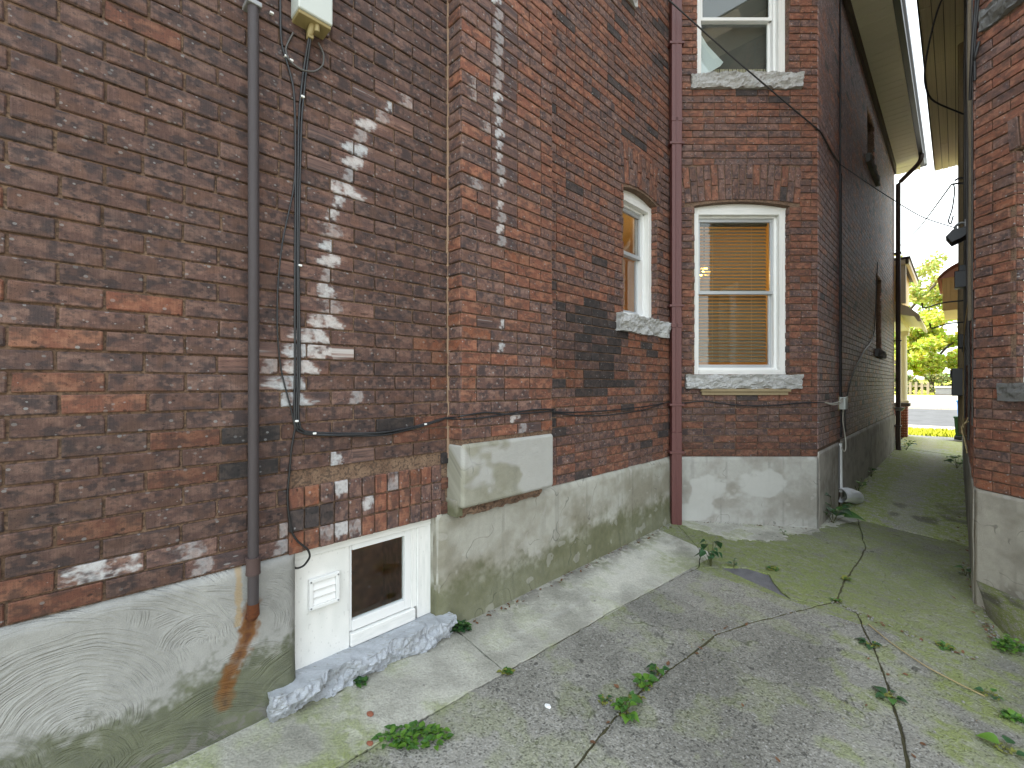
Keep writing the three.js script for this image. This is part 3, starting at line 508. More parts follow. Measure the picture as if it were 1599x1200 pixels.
// ================================================================== the left house
const house = thing('brick_house', 'dark sooty brick house with a chimney breast and angled bay, filling the left', 'house', [-2.097, 0, -4.451]);
const HA2 = arched(3.486, 4.13, 2.02, 3.16, 0.05), HB1 = arched(0.233, 1.225, 1.51, 3.265, 0.045), HB2 = rect(0.26, 1.215, 4.62, 6.1);
const HBASE = rect(0.72, 1.475, 0.02, 0.652);
const sideWall = put('side_wall', wallG(FA, rect(-1.5, 4.451, -0.3, 6.5), [HBASE, HA2], 0.25), M.mortar, house);
const chimney = put('chimney_breast', wallG(FCH, rect(1.568, 2.356, 1.05, 6.5), [], 0.126), M.mortar, house);
const bayWall = put('bay_wall', wallG(FB, rect(0, 1.513, -0.3, 6.5), [HB1, HB2], 0.25), M.mortar, house);
const HC1 = rect(10.2, 11.0, 2.02, 3.4), HC2 = rect(9.1, 10.0, 5.05, 5.95);
const alleyWall = put('alley_wall', wallG(FC, rect(5.52, 13.5, -0.4, 6.5), [HC1, HC2], 0.25), M.mortar, house);
put('front_wall', box(-8, -1.03, -0.3, 6.5, -13.5, -13.25), M.mortar, house);
put('rear_wall', box(-8, -2.12, -0.3, 6.5, 1.25, 1.5), M.mortar, house);
// bricks
{
  const B = courses, q = rng(77);
  lay(B, sideWall, FA, 'A', -0.75, 1.566, 0.66, 5.0, [[0.69, 1.515, 0, 0.985]], { seed: 1, shift: 0.06 });
  for (let r = 0; r < 3; r++) for (let i = 0; i < 12; i++) {  // three rings of brick ends over the basement window
    const p = 0.828 / 12, a = 0.69 + (i + 0.5) * p, y = 0.70 + r * 0.1, f = faceFor(r === 0 && i < 2 ? 'R' : 'A2', a + 1.9, r === 0 ? 2.4 : 2.2, 0.1, q);
    if ((r === 0 && (i === 2 || i === 3 || i === 4)) || (r === 1 && (i === 5)) || (r === 2 && (i === 3 || i === 7))) { f.row = i === 3 || i === 5 ? 13 : 14; f.colm = 1 + (i + r) % 2; f.u0 = 0.5 + (i % 3 - 1) * 0.16; f.tint = [1, 1, 1]; }
    if ((r === 0 && i < 2) || (r === 2 && (i === 1 || i === 9))) { f.row = 11; } if (r === 1 && i < 3) { f.row = 9; }
    B.push({ F: FA, host: sideWall, k: { ...f, a, y, w: 0.092 + (q() - 0.5) * 0.006, h: p - 0.007, rot: Math.PI / 2 + (q() - 0.5) * 0.05, prot: PROT + 0.002 + (q() - 0.5) * 0.006 } });
  }
  lay(B, chimney, FCH, 'CH', 1.562, 2.352, 1.07, 5.0, [], { seed: 2, header: 0.12 });
  lay(B, chimney, FRET, 'CH', 0.016, 0.132, 1.07, 5.0, [], { seed: 3 });
  lay(B, sideWall, FA, 'A2', 2.36, 4.448, 0.66, 5.9, [[3.486, 4.13, 2.0, 3.21], [3.37, 4.32, 1.86, 2.04], [3.44, 4.18, 3.15, 3.565]], { seed: 4, shift: 0.03, header: 0.18 });
  soldiers(B, sideWall, FA, 'A2', 3.44, 4.18, 10, (t) => 3.175 + 0.05 * (1 - t * t), [0.217, 0.15], 0.12, q);
  lay(B, sideWall, FJA, 'A2', -0.062, -0.002, 2.02, 3.16, [], { seed: 5 });
  lay(B, bayWall, FB, 'B', 0.004, 1.510, 0.66, 6.2, [[0.233, 1.225, 1.5, 3.3], [0.133, 1.332, 1.36, 1.515], [0.13, 1.33, 3.26, 3.66], [0.26, 1.215, 4.6, 6.2], [0.193, 1.346, 4.47, 4.635]], { seed: 6, shift: 0.02, header: 0.15 });
  soldiers(B, bayWall, FB, 'B', 0.13, 1.33, 17, (t) => 3.283 + 0.043 * (1 - t * t), [0.217, 0.155], 0.10, q);
  lay(B, bayWall, FJB, 'B', -0.062, -0.002, 1.52, 3.27, [], { seed: 7 }); lay(B, bayWall, FJB, 'B', -0.062, -0.002, 4.63, 6.1, [], { seed: 8 });
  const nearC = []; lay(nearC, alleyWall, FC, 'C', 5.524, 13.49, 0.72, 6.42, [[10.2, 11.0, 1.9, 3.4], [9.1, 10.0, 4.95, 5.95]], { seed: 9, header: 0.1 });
  const rest = split(B, house, 300, M.brick);
  tag(put('brickwork', brickGeo(rest), M.brick, house), 'the smaller bricks of the walls, further from the near corner', null, null, 'stuff');
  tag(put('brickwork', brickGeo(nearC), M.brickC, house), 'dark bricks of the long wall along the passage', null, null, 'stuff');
}
put('mortar_seam', [tubeG([FA.p(1.566, 0.98, 0.006), FA.p(1.568, 1.5, 0.007), FA.p(1.564, 2.2, 0.006), FA.p(1.567, 3.2, 0.006), FA.p(1.566, 5, 0.006)], 0.012, 6, 60)], M.caulk, house);
// rendered foot of the walls
const edgeRound = (a, y, a0, a1, y1, t) => t * (sst(0, 0.03, y1 - y) * 0.7 + 0.3) * 1;
put('foundation', sheet(FA, -1.5, 0.72, -0.3, 0.655, 0.02, (a, y) => 0.004 + 0.019 * sst(-0.004, 0.022, 0.655 - y + 0.012 * (fbm(a * 9, 3, 3) - 0.5)) * sst(0, 0.03, 0.722 - a) + 0.006 * (fbm(a * 8, y * 8, 3) - 0.5) + 0.02 * sst(0.22, 0, y) * fbm(a * 6, y * 6, 2)), M.trowel, house);
put('foundation', sheet(FA, 1.475, 4.45, -0.3, 0.665, 0.02, (a, y) => 0.003 + 0.026 * sst(-0.004, 0.03, 0.660 - y + 0.03 * (fbm(a * 7, 3, 3) - 0.5)) * sst(0, 0.07, a - 1.465) + 0.01 * (fbm(a * 5, y * 5, 3) - 0.5) + 0.018 * sst(0.15, -0.05, y)), M.cementA, house);
put('window_jamb', sheet(frame(-2.097, -1.475, 1, 0), -0.09, 0.012, 0.0, 0.665, 0.02, (a, y) => 0.003 + 0.004 * (fbm(a * 20, y * 8, 2) - 0.5) - 0.012 * sst(-0.02, 0.012, a)), M.cementA, house);
put('foundation', sheet(FB, 0.0, 1.513, -0.3, 0.655, 0.03, (a, y) => 0.008 + 0.012 * sst(-0.004, 0.02, 0.653 - y + 0.01 * (fbm(a * 9, 3, 3) - 0.5)) + 0.007 * (fbm(a * 4, y * 5, 3) - 0.5)), M.cementB, house);
put('foundation', [sheet(FC, 5.52, 6.62, -0.4, 0.70, 0.04, (a, y) => 0.012 + 0.008 * (fbm(a * 4, y * 5, 3) - 0.5)), sheet(FC, 6.80, 13.5, -0.4, 0.72, 0.05, (a, y) => 0.016 + 0.01 * (fbm(a * 4, y * 5, 3) - 0.5))], M.cementC, house);
// rendered block under the chimney breast
{
  const g = new RoundedBoxGeometry(0.80, 0.365, 0.165, 5, 0.024), p = g.attributes.position; g.deleteAttribute('normal');
  let g2 = mergeVertices(g, 1e-4); const pp = g2.attributes.position, uv = g2.attributes.uv;
  for (let i = 0; i < pp.count; i++) { let x = pp.getX(i), y = pp.getY(i), z = pp.getZ(i); uv.setXY(i, x * 0.9 + 0.8, y + 0.45 + z); }
  g2.translate(1.962, 0.888, 0.062); g2.applyMatrix4(FA.m); g2.computeVertexNormals();
  const blockMap = renderMap(61, 1.6, 0.9, 800, 450, { dark: [0.235, 0.228, 0.175], light: [0.32, 0.315, 0.26], patch: [0.43, 0.43, 0.42] });
  put('rendered_block', g2, std({ map: place(blockMap, 0, 0, 1.6, 0.9), bumpMap: cementBump, bumpScale: 0.008, roughness: 0.88 }), house);
  put('corbel', rock(FA, 1.60, 2.30, 0.64, 0.715, -0.05, 0.085, 5, 0.03), M.mortar, house);
  put('corbel', rock(FA, 1.556, 1.60, 0.655, 0.75, -0.02, 0.10, 7, 0.012), M.cementA, house);
}
// sills
put('window_sill', rock(FA, 3.37, 4.32, 1.875, 2.03, -0.12, 0.055, 2, 0.034), M.stone, house);
put('window_sill', rock(FB, 0.133, 1.332, 1.363, 1.505, -0.12, 0.055, 3, 0.03), M.stone, house);
put('window_sill', rock(FB, 0.193, 1.346, 4.475, 4.625, -0.12, 0.055, 4, 0.032), M.stone, house);
put('window_sill', rock(FA, 0.60, 1.555, -0.03, 0.098, -0.06, 0.095, 9, 0.045, 0.009), M.bluestone, house);
put('window_sill', rock(FA, 2.9, 3.68, 4.85, 5.0, -0.1, 0.05, 6, 0.03, 0.03), M.stone, house);
put('window_sill', rock(FC, 8.95, 10.2, 4.93, 5.06, -0.1, 0.07, 6, 0.02, 0.04), M.stoneDark, house);
put('window_sill', rock(FC, 10.05, 11.15, 1.90, 2.03, -0.1, 0.07, 8, 0.02, 0.04), M.stoneDark, house);
put('sill_board', [fbox(FB, 0.287, 1.215, 1.330, 1.362, 0.0, 0.045, 0.004), fbox(FB, 0.30, 1.195, 1.295, 1.328, 0.0, 0.03, 0.004)], M.rawWood, house);

// windows: casing, two sashes, panes, blinds
function sashWindow(F, a0, a1, y0, y1, yr, o) {
  const w = grp('window', house, F.p((a0 + a1) / 2, y0, -0.1).toArray()), d = -o.recess, c = o.cw;
  const cas = [fbox(F, a0, a0 + c, y0, y1, d - 0.1, d), fbox(F, a1 - c, a1, y0, y1, d - 0.1, d), fbox(F, a0 + c, a1 - c, y1 - c, y1, d - 0.1, d), fbox(F, a0 + c, a1 - c, y0, y0 + c * 0.7, d - 0.1, d + 0.01)];
  if (o.rise) { const s = new THREE.Shape(); s.moveTo(a0, y1); s.lineTo(a1, y1); for (let i = 0; i <= 8; i++) { const t = i / 8; s.lineTo(mix(a1, a0, t), y1 + 0.006 + o.rise * (1 - (2 * t - 1) ** 2)); } const g = new THREE.ExtrudeGeometry(s, { depth: 0.08, bevelEnabled: false }); g.translate(0, 0, d - 0.09); g.applyMatrix4(F.m); cas.push(g); }
  put('frame', cas, M.white, w);
  const i0 = a0 + c, i1 = a1 - c, t = 0.035;
  put('frame', [fbox(F, i0, i0 + 0.02, y0 + c * 0.7, y1 - c, d - 0.13, d - 0.05), fbox(F, i1 - 0.03, i1, y0 + c * 0.7, y1 - c, d - 0.13, d - 0.05), fbox(F, i0, i1, y1 - c - 0.02, y1 - c, d - 0.13, d - 0.05), fbox(F, i0, i1, y0 + c * 0.7, y0 + c * 0.7 + 0.025, d - 0.13, d - 0.04)], M.vinyl, w);
  for (const [s0, s1, dd] of [[yr - 0.02, y1 - c - 0.02, d - 0.075], [y0 + c * 0.7 + 0.025, yr + 0.015, d - 0.105]]) {
    put('sash', [fbox(F, i0 + 0.012, i0 + 0.012 + t, s0, s1, dd - 0.025, dd), fbox(F, i1 - 0.02 - t, i1 - 0.02, s0, s1, dd - 0.025, dd), fbox(F, i0 + 0.012, i1 - 0.02, s0, s0 + t, dd - 0.025, dd + 0.004), fbox(F, i0 + 0.012, i1 - 0.02, s1 - t, s1, dd - 0.025, dd + 0.004)], o.sash || M.aluminium, w);
    put('pane', fbox(F, i0 + 0.03, i1 - 0.04, s0 + 0.02, s1 - 0.02, dd - 0.013, dd - 0.0128, 0), M.glass, w);
  }
  if (o.blind) {
    const q = rng(31), n = Math.floor((y1 - c - 0.05 - o.blind) / 0.037);
    for (let i = 0; i < n; i++) { const g = new THREE.BoxGeometry(i1 - i0 - 0.09, 0.0014, 0.038); g.rotateX(0.88 + (q() - 0.5) * 0.05); g.translate((i0 + i1) / 2, y1 - c - 0.06 - i * 0.037, d - 0.17); g.applyMatrix4(F.m); put('slat', g, M.slat, w); }
    put('blind_cord', [0.25, 0.75].map((t2) => fbox(F, mix(i0, i1, t2), mix(i0, i1, t2) + 0.002, o.blind, y1 - c - 0.05, d - 0.1565, d - 0.155, 0)), M.fringe, w);
    put('blind_rail', [fbox(F, i0 + 0.04, i1 - 0.04, y1 - c - 0.06, y1 - c - 0.02, d - 0.19, d - 0.15), fbox(F, i0 + 0.045, i1 - 0.045, o.blind - 0.012, o.blind + 0.008, d - 0.183, d - 0.157)], M.slat, w);
  }
  if (o.shade) {
    put('roller_shade', fbox(F, i0 + 0.02, i1 - 0.02, o.shade, y1 - c, d - 0.19, d - 0.185, 0), M.greyCloth, w);
    const q = rng(8), fr = []; for (let i = 0; i < 52; i++) { const a = mix(i0 + 0.03, i1 - 0.03, (i + q() * 0.6) / 52); fr.push(fbox(F, a, a + 0.008, o.shade - 0.14 - q() * 0.03, o.shade, d - 0.19, d - 0.184, 0)); }
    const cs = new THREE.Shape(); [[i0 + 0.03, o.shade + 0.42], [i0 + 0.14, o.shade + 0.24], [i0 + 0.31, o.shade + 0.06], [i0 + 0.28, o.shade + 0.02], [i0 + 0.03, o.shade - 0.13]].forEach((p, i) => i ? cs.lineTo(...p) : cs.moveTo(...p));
    const cg = new THREE.ExtrudeGeometry(cs, { depth: 0.004, bevelEnabled: false }); cg.translate(0, 0, d - 0.165); cg.applyMatrix4(F.m); put('sky_reflection', cg, M.sky_reflection, w);  // pale flap added in place of the sky reflected in the glass
    tag(put('shade_fringe', fr, M.fringe, w), 'pale cord fringe along the foot of the shade', null, null, 'stuff');
  }
  return w;
}
sashWindow(FB, 0.233, 1.225, 1.51, 3.265, 2.39, { recess: 0.06, cw: 0.07, rise: 0.04, blind: 1.66 });
sashWindow(FB, 0.26, 1.215, 4.62, 6.1, 5.32, { recess: 0.06, cw: 0.07, shade: 4.86, sash: M.vinyl });
sashWindow(FA, 3.486, 4.13, 2.02, 3.16, 2.66, { recess: 0.06, cw: 0.06, rise: 0.045 });
// passage windows: dark glass set back
for (const [a0, a1, y0, y1] of [[10.2, 11.0, 2.03, 3.4], [9.1, 10.0, 5.06, 5.95]]) {
  const w = grp('window', house, FC.p((a0 + a1) / 2, y0, -0.1).toArray());
  put('frame', [fbox(FC, a0, a0 + 0.05, y0, y1, -0.16, -0.09), fbox(FC, a1 - 0.05, a1, y0, y1, -0.16, -0.09), fbox(FC, a0, a1, y1 - 0.05, y1, -0.165, -0.092), fbox(FC, a0, a1, y0, y0 + 0.05, -0.165, -0.092)], M.brownWood, w);
  put('pane', fbox(FC, a0 + 0.04, a1 - 0.04, y0 + 0.04, y1 - 0.04, -0.13, -0.1298, 0), M.glass, w);
}
// basement window: panel with a vent flap, a fixed light, casing
{
  const w = grp('basement_window', house, FA.p(1.1, 0.09, -0.06).toArray()), d = -0.05;
  put('panel', [fbox(FA, 0.72, 0.995, 0.09, 0.652, d - 0.02, d + 0.006, 0.004)], M.white, w);
  put('frame', [fbox(FA, 0.72, 1.475, 0.606, 0.654, d - 0.03, d + 0.018, 0.004), fbox(FA, 1.385, 1.475, 0.10, 0.606, d - 0.03, d + 0.014, 0.004), fbox(FA, 0.997, 1.37, 0.10, 0.165, d - 0.03, d + 0.022, 0.006), fbox(FA, 1.352, 1.385, 0.165, 0.606, d - 0.03, d + 0.004, 0.003)], M.white, w);
  put('sash', [fbox(FA, 0.997, 1.012, 0.17, 0.605, d - 0.03, d - 0.004), fbox(FA, 1.312, 1.352, 0.17, 0.605, d - 0.03, d + 0.002), fbox(FA, 1.012, 1.312, 0.17, 0.222, d - 0.03, d + 0.002), fbox(FA, 1.012, 1.312, 0.575, 0.605, d - 0.03, d + 0.002)], M.vinyl, w);
  put('pane', fbox(FA, 1.01, 1.315, 0.218, 0.578, d - 0.018, d - 0.0178, 0), M.glass, w);
  const v = grp('vent', w, FA.p(0.865, 0.36, -0.03).toArray());
  const vb = []; for (const [a0, a1, y0, y1] of [[0.793, 0.937, 0.355, 0.373], [0.793, 0.937, 0.481, 0.499], [0.793, 0.811, 0.373, 0.481], [0.919, 0.937, 0.373, 0.481]]) vb.push(fbox(FA, a0, a1, y0, y1, d + 0.006, d + 0.028, 0.003));
  for (let i = 0; i < 3; i++) { const g = new RoundedBoxGeometry(0.107, 0.040, 0.006, 1, 0.0025); g.rotateX(-0.35); g.translate(0.865, 0.392 + i * 0.035, d + 0.016); g.applyMatrix4(FA.m); vb.push(g); }
  v.removeFromParent(); put('vent', vb, M.vinyl, w);
  const sc = []; for (const [a, y] of [[0.801, 0.365], [0.801, 0.488], [0.929, 0.365], [0.929, 0.488]]) { const g = new THREE.CylinderGeometry(0.004, 0.004, 0.004, 8); g.rotateX(Math.PI / 2); g.translate(a, y, d + 0.029); g.applyMatrix4(FA.m); sc.push(g); }
  put('screw', sc, M.greyMetal, w);
  put('basement_room', [fbox(FA, 0.6, 1.7, -0.3, 0.9, -1.05, -1.0, 0), fbox(FA, 0.6, 1.7, -0.35, -0.3, -1.0, -0.2, 0), fbox(FA, 0.6, 1.7, 0.9, 0.95, -1.0, -0.26, 0), fbox(FA, 0.55, 0.6, -0.3, 0.9, -1.0, -0.26, 0), fbox(FA, 1.7, 1.75, -0.3, 0.9, -1.0, -0.26, 0)], M.reflectBrown, house);
}
// lit room behind the bay
{
  const plate = (pts, y0, y1) => { const g = new THREE.ExtrudeGeometry(new THREE.Shape(pts.map(([x, L]) => new THREE.Vector2(x, L))), { depth: y1 - y0, bevelEnabled: false }); g.rotateX(-Math.PI / 2); g.translate(0, y0, 0); return g; };
  const plan = [[-5.1, 2.8], [-2.36, 2.8], [-2.36, 4.56], [-1.30, 5.62], [-1.30, 7.0], [-5.1, 7.0]];
  put('room', [box(-5.2, -5.1, 1.0, 3.7, -7.0, -2.8), plate(plan, 0.95, 1.0), box(-5.1, -2.36, 1.0, 3.7, -2.8, -2.7), box(-5.1, -1.29, 1.0, 3.7, -7.1, -7.0)], M.inWall, house);
  put('room_ceiling', plate(plan, 3.7, 3.75), M.inCeil, house);
  put('upper_room', [box(-4.2, -4.1, 4.2, 6.3, -7.0, -2.8), plate(plan, 4.15, 4.2), plate(plan, 6.3, 6.35), box(-5.1, -2.36, 4.2, 6.3, -2.8, -2.7), box(-5.1, -1.29, 4.2, 6.3, -7.1, -7.0)], M.dark, house);
}
// eaves of the passage side
{
  const B = [], g0 = 4.75; const q = rng(19);
  for (let i = 0; i < 47; i++) { const L = g0 + i * 0.2; put('soffit_board', box(-1.03, -0.625, 6.45 + (q() - 0.5) * 0.003, 6.468, -(L + 0.193), -L, 0.003), M.soffit, house); }
  put('soffit_backing', box(-1.03, -0.62, 6.474, 6.50, -14.15, -4.75), M.brownWood, house);
  put('fascia', box(-0.625, -0.60, 6.43, 6.62, -14.15, -4.75), M.soffit, house);
  put('frieze_board', box(-1.027, -0.985, 6.24, 6.448, -13.5, -5.5), M.brownWood, house);
  const s = new THREE.Shape(); [[0, 0], [0.075, 0], [0.082, 0.03], [0.11, 0.07], [0.115, 0.125], [0.108, 0.125], [0.103, 0.074], [0.076, 0.034], [0.07, 0.006], [0, 0.006]].forEach((p, i) => i ? s.lineTo(...p) : s.moveTo(...p));
  const gg = new THREE.ExtrudeGeometry(s, { depth: 9.3, bevelEnabled: false }); gg.translate(-0.60, 6.47, -14.1); put('gutter', [gg, box(-0.60, -0.49, 6.475, 6.59, -14.105, -14.1)], M.darkMetal, house);
  const rs = new THREE.Shape(); [[-8.6, 6.5], [-0.62, 6.62], [-0.55, 6.68], [-4.6, 9.6]].forEach((p, i) => i ? rs.lineTo(...p) : rs.moveTo(...p));
  const rg = new THREE.ExtrudeGeometry(rs, { depth: 9.6, bevelEnabled: false }); rg.translate(0, 0, -14.15);
  const r2 = new THREE.Shape(); [[-8.6, 6.5], [-1.6, 6.5], [-1.6, 6.66], [-5, 9.4]].forEach((p, i) => i ? r2.lineTo(...p) : r2.moveTo(...p));
  const rg2 = new THREE.ExtrudeGeometry(r2, { depth: 6.3, bevelEnabled: false }); rg2.translate(0, 0, -4.5); put('roof', [rg, rg2], M.roof, house);
}
{ // front porch of the left house, at the end of the passage
  const p = grp('porch', house, [-1.6, 0, -15.5]);
  const bs = []; for (let i = 0; i < 7; i++) { bs.push(box(-2.4, -0.93, 3.42 + i * 0.115, 3.53 + i * 0.115, -13.86 + 0.0, -13.82, 0.004)); }
  for (const g of bs) put('siding_board', g, M.siding, p);
  put('upper_wall', box(-2.4, -0.94, 3.36, 4.3, -16.6, -13.86), M.siding, p);
  put('corner_board', box(-0.95, -0.84, 3.3, 4.28, -13.95, -13.80, 0.01), M.cream, p);
  put('roof', [box(-2.6, -0.76, 4.31, 4.36, -17.0, -13.72)], M.brownWood, p);
  put('fascia', [box(-2.6, -0.80, 4.20, 4.305, -13.80, -13.74), box(-0.84, -0.78, 4.20, 4.305, -17.0, -13.74)], M.cream, p);
  const s = new THREE.Shape(); [[-2.4, 3.30], [-0.95, 3.30], [-0.80, 3.22], [-0.62, 3.02], [-0.58, 2.86], [-0.64, 2.86], [-0.70, 2.98], [-0.98, 3.06], [-2.4, 3.06]].forEach((v, i) => i ? s.lineTo(...v) : s.moveTo(...v));
  const g = new THREE.ExtrudeGeometry(s, { depth: 3.2, bevelEnabled: false }); g.translate(0, 0, -17.1); put('cornice', g, M.cream, p);
  put('column', [new THREE.CylinderGeometry(0.085, 0.10, 1.85, 20).translate(-1.09, 1.86, -16.9), box(-1.22, -0.96, 2.78, 2.9, -17.03, -16.77, 0.01), box(-1.22, -0.96, 0.88, 0.95, -17.03, -16.77, 0.01)], M.cream, p);
  put('beam', box(-1.25, -0.95, 2.9, 3.05, -17.05, -14), M.cream, p);
  const pier = put('pier', box(-1.30, -1.00, -0.2, 0.78, -17.05, -16.75), M.mortar, p);
  const q = rng(3); for (let c = 0; c < 13; c++) for (const [x0, x1] of c % 2 ? [[-1.315, -1.16], [-1.15, -0.985]] : [[-1.315, -0.985]]) put('brick', box(x0, x1, -0.16 + c * 0.073, -0.16 + c * 0.073 + 0.062, -17.06, -16.735, 0.004), M.redBrick, pier);
  put('cap', box(-1.37, -0.93, 0.78, 0.87, -17.1, -16.68, 0.01), M.brownWood, p);
  put('deck', box(-3.5, -1.2, 0.3, 0.5, -17, -13.55), M.greyWood, p);
}

// ================================================================== the right house
const rightHouse = thing('brick_house', 'red brown brick house with cement footing and timber eaves, at the right edge', 'house', [0.098, 0, -4.652]);
{
  const r1 = put('passage_wall', wallG(FR1, rect(-13.8, -4.652, -0.5, 6.3), [], 0.25), M.mortar, rightHouse);
  const r2 = put('bay_wall', wallG(FR2, rect(0, 1.2, -0.5, 6.3), [rect(0.254, 1.0, 1.42, 2.97), rect(0.254, 1.0, 4.06, 5.6)], 0.25), M.mortar, rightHouse);
  put('rear_wall', box(0.94, 8, -0.5, 6.3, -4.0, -3.80), M.mortar, rightHouse); put('front_wall', box(0.1, 8, -0.5, 6.3, -13.8, -13.55), M.mortar, rightHouse);
  const L = [], q = rng(12);
  lay(L, r2, FR2, 'R', 0.003, 1.2, 0.66, 5.0, [[0.254, 1.0, 1.4, 2.97], [0.17, 1.1, 1.29, 1.42], [0.05, 1.15, 3.91, 4.06], [0.22, 1.05, 2.96, 3.2], [0.254, 1, 4.05, 6]], { seed: 21, header: 0.15 });
  soldiers(L, r2, FR2, 'R', 0.22, 1.05, 12, () => 2.975, [0.217], 0.08, q);
  lay(L, r2, FJR, 'R', 0.002, 0.09, 1.42, 2.96, [], { seed: 22 });
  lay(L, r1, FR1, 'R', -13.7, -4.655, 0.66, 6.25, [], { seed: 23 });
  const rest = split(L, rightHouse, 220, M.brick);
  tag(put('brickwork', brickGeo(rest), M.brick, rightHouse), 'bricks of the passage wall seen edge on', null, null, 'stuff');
  put('foundation', sheet(FR2, 0.0, 1.2, -0.5, 0.655, 0.03, (a, y) => 0.016 + 0.006 * (fbm(a * 5, y * 6, 3) - 0.5)), M.cementR, rightHouse);
  put('foundation', sheet(FR1, -13.8, -4.64, -0.5, 0.66, 0.06, (a, y) => 0.016 + 0.008 * (fbm(a * 3, y * 6, 3) - 0.5)), M.cementR, rightHouse);
  // sloping cement skirt that fills the corner below the bay
  const P = [[0.100, -0.205, -5.75], [0.115, -0.19, -4.95], [0.165, -0.19, -4.42], [0.23, -0.2, -4.05], [0.42, -0.22, -3.75], [0.95, -0.26, -3.35]], T = [[0.085, -0.10, -5.75], [0.083, 0.0, -4.70], [0.098, 0.0, -4.62], [0.36, -0.005, -4.36], [0.55, -0.01, -4.17], [0.95, -0.02, -3.77]];
  const pos = [], uv = [], idx = [], n = 6, m = 8;
  for (let i = 0; i < P.length; i++) for (let j = 0; j <= m; j++) { const t = j / m, b = 0.018 * Math.sin(t * 3.1), p = P[i], s = T[i]; pos.push(mix(p[0], s[0], t), mix(p[1] - 0.03, s[1], t) + b, mix(p[2], s[2], t)); uv.push(i * 0.3, t * 0.25); }
  for (let i = 0; i + 1 < P.length; i++) for (let j = 0; j < m; j++) { const a = i * (m + 1) + j; idx.push(a, a + m + 1, a + m + 2, a, a + m + 2, a + 1); }
  const g = new THREE.BufferGeometry(); g.setAttribute('position', new THREE.Float32BufferAttribute(pos, 3)); g.setAttribute('uv', new THREE.Float32BufferAttribute(uv, 2)); g.setIndex(idx); g.computeVertexNormals();
  put('cement_skirt', g, std({ map: rep(alleyMap, 1, 0.5), color: col(0.42, 0.41, 0.42), roughness: 0.9, side: THREE.DoubleSide, bumpMap: cementBump, bumpScale: 0.005 }), rightHouse);
  put('window_sill', rock(FR2, 0.17, 1.1, 1.295, 1.415, -0.1, 0.045, 12, 0.015), M.stoneDark, rightHouse);
  put('window_sill', rock(FR2, 0.05, 1.15, 3.92, 4.055, -0.1, 0.05, 13, 0.03), M.stoneDark, rightHouse);
  const w = grp('window', rightHouse, FR2.p(0.6, 1.42, -0.1).toArray());
  put('frame', [fbox(FR2, 0.256, 0.33, 1.42, 2.97, -0.19, -0.045), fbox(FR2, 0.93, 1.0, 1.42, 2.97, -0.19, -0.075), fbox(FR2, 0.33, 0.93, 2.9, 2.97, -0.188, -0.077), fbox(FR2, 0.33, 0.93, 1.42, 1.48, -0.188, -0.077)], M.white, w);
  put('pane', fbox(FR2, 0.33, 0.93, 1.48, 2.9, -0.13, -0.1298, 0), M.glass, w);
  put('room', [box(0.6, 3, 0.6, 0.65, -7, -4.05), box(2.9, 3, 0.65, 6, -7, -4.05), box(0.35, 3, 0.6, 6, -7.1, -7)], M.dark, rightHouse);
  // timber eaves along the passage
  const xs = [-0.35, -0.235, -0.125, -0.015, 0.095], cuts = [[4.2, 7.9, 11.2, 14.1], [4.2, 9.4, 12.6, 14.1], [4.2, 6.9, 10.3, 14.1], [4.2, 8.6, 14.1]];
  for (let i = 0; i < 4; i++) for (let k = 0; k + 1 < cuts[i].length; k++) put('soffit_plank', box(xs[i] + 0.003, xs[i + 1] - 0.003, 6.30 + (q() - 0.5) * 0.006, 6.322, -cuts[i][k + 1] + 0.003, -cuts[i][k] - 0.003, 0.003), M.plank, rightHouse);
  put('soffit_backing', box(-0.35, 0.2, 6.328, 6.36, -14.1, -4.2), M.brownWood, rightHouse);
  put('fascia', box(-0.362, -0.352, 6.27, 6.50, -14.12, -4.2, 0.004), M.greyWood, rightHouse);
  const rs = new THREE.Shape(); [[-0.38, 6.5], [8.4, 6.5], [4.3, 9.6]].forEach((p, i) => i ? rs.lineTo(...p) : rs.moveTo(...p));
  const rg = new THREE.ExtrudeGeometry(rs, { depth: 10.2, bevelEnabled: false }); rg.translate(0, 0, -14.15); put('roof', rg, M.roof, rightHouse);
  const p = grp('porch', rightHouse, [0.4, 0, -15]);
  put('upper_wall', box(-0.22, 2, 3.1, 3.85, -16.4, -14.3), M.siding, p);
  for (let i = 0; i < 5; i++) put('siding_board', box(-0.235 + i * 0.07, -0.17 + i * 0.07, 3.1, 3.84, -14.3, -14.27, 0.004), M.siding, p);
  const s = new THREE.Shape(); s.moveTo(-0.32, 3.82); s.quadraticCurveTo(-0.15, 4.15, 0.5, 4.3); s.lineTo(0.5, 4.2); s.quadraticCurveTo(-0.1, 4.05, -0.26, 3.82); const gr = new THREE.ExtrudeGeometry(s, { depth: 2.5, bevelEnabled: false }); gr.translate(0, 0, -16.6); put('roof', gr, M.terracotta, p);
}

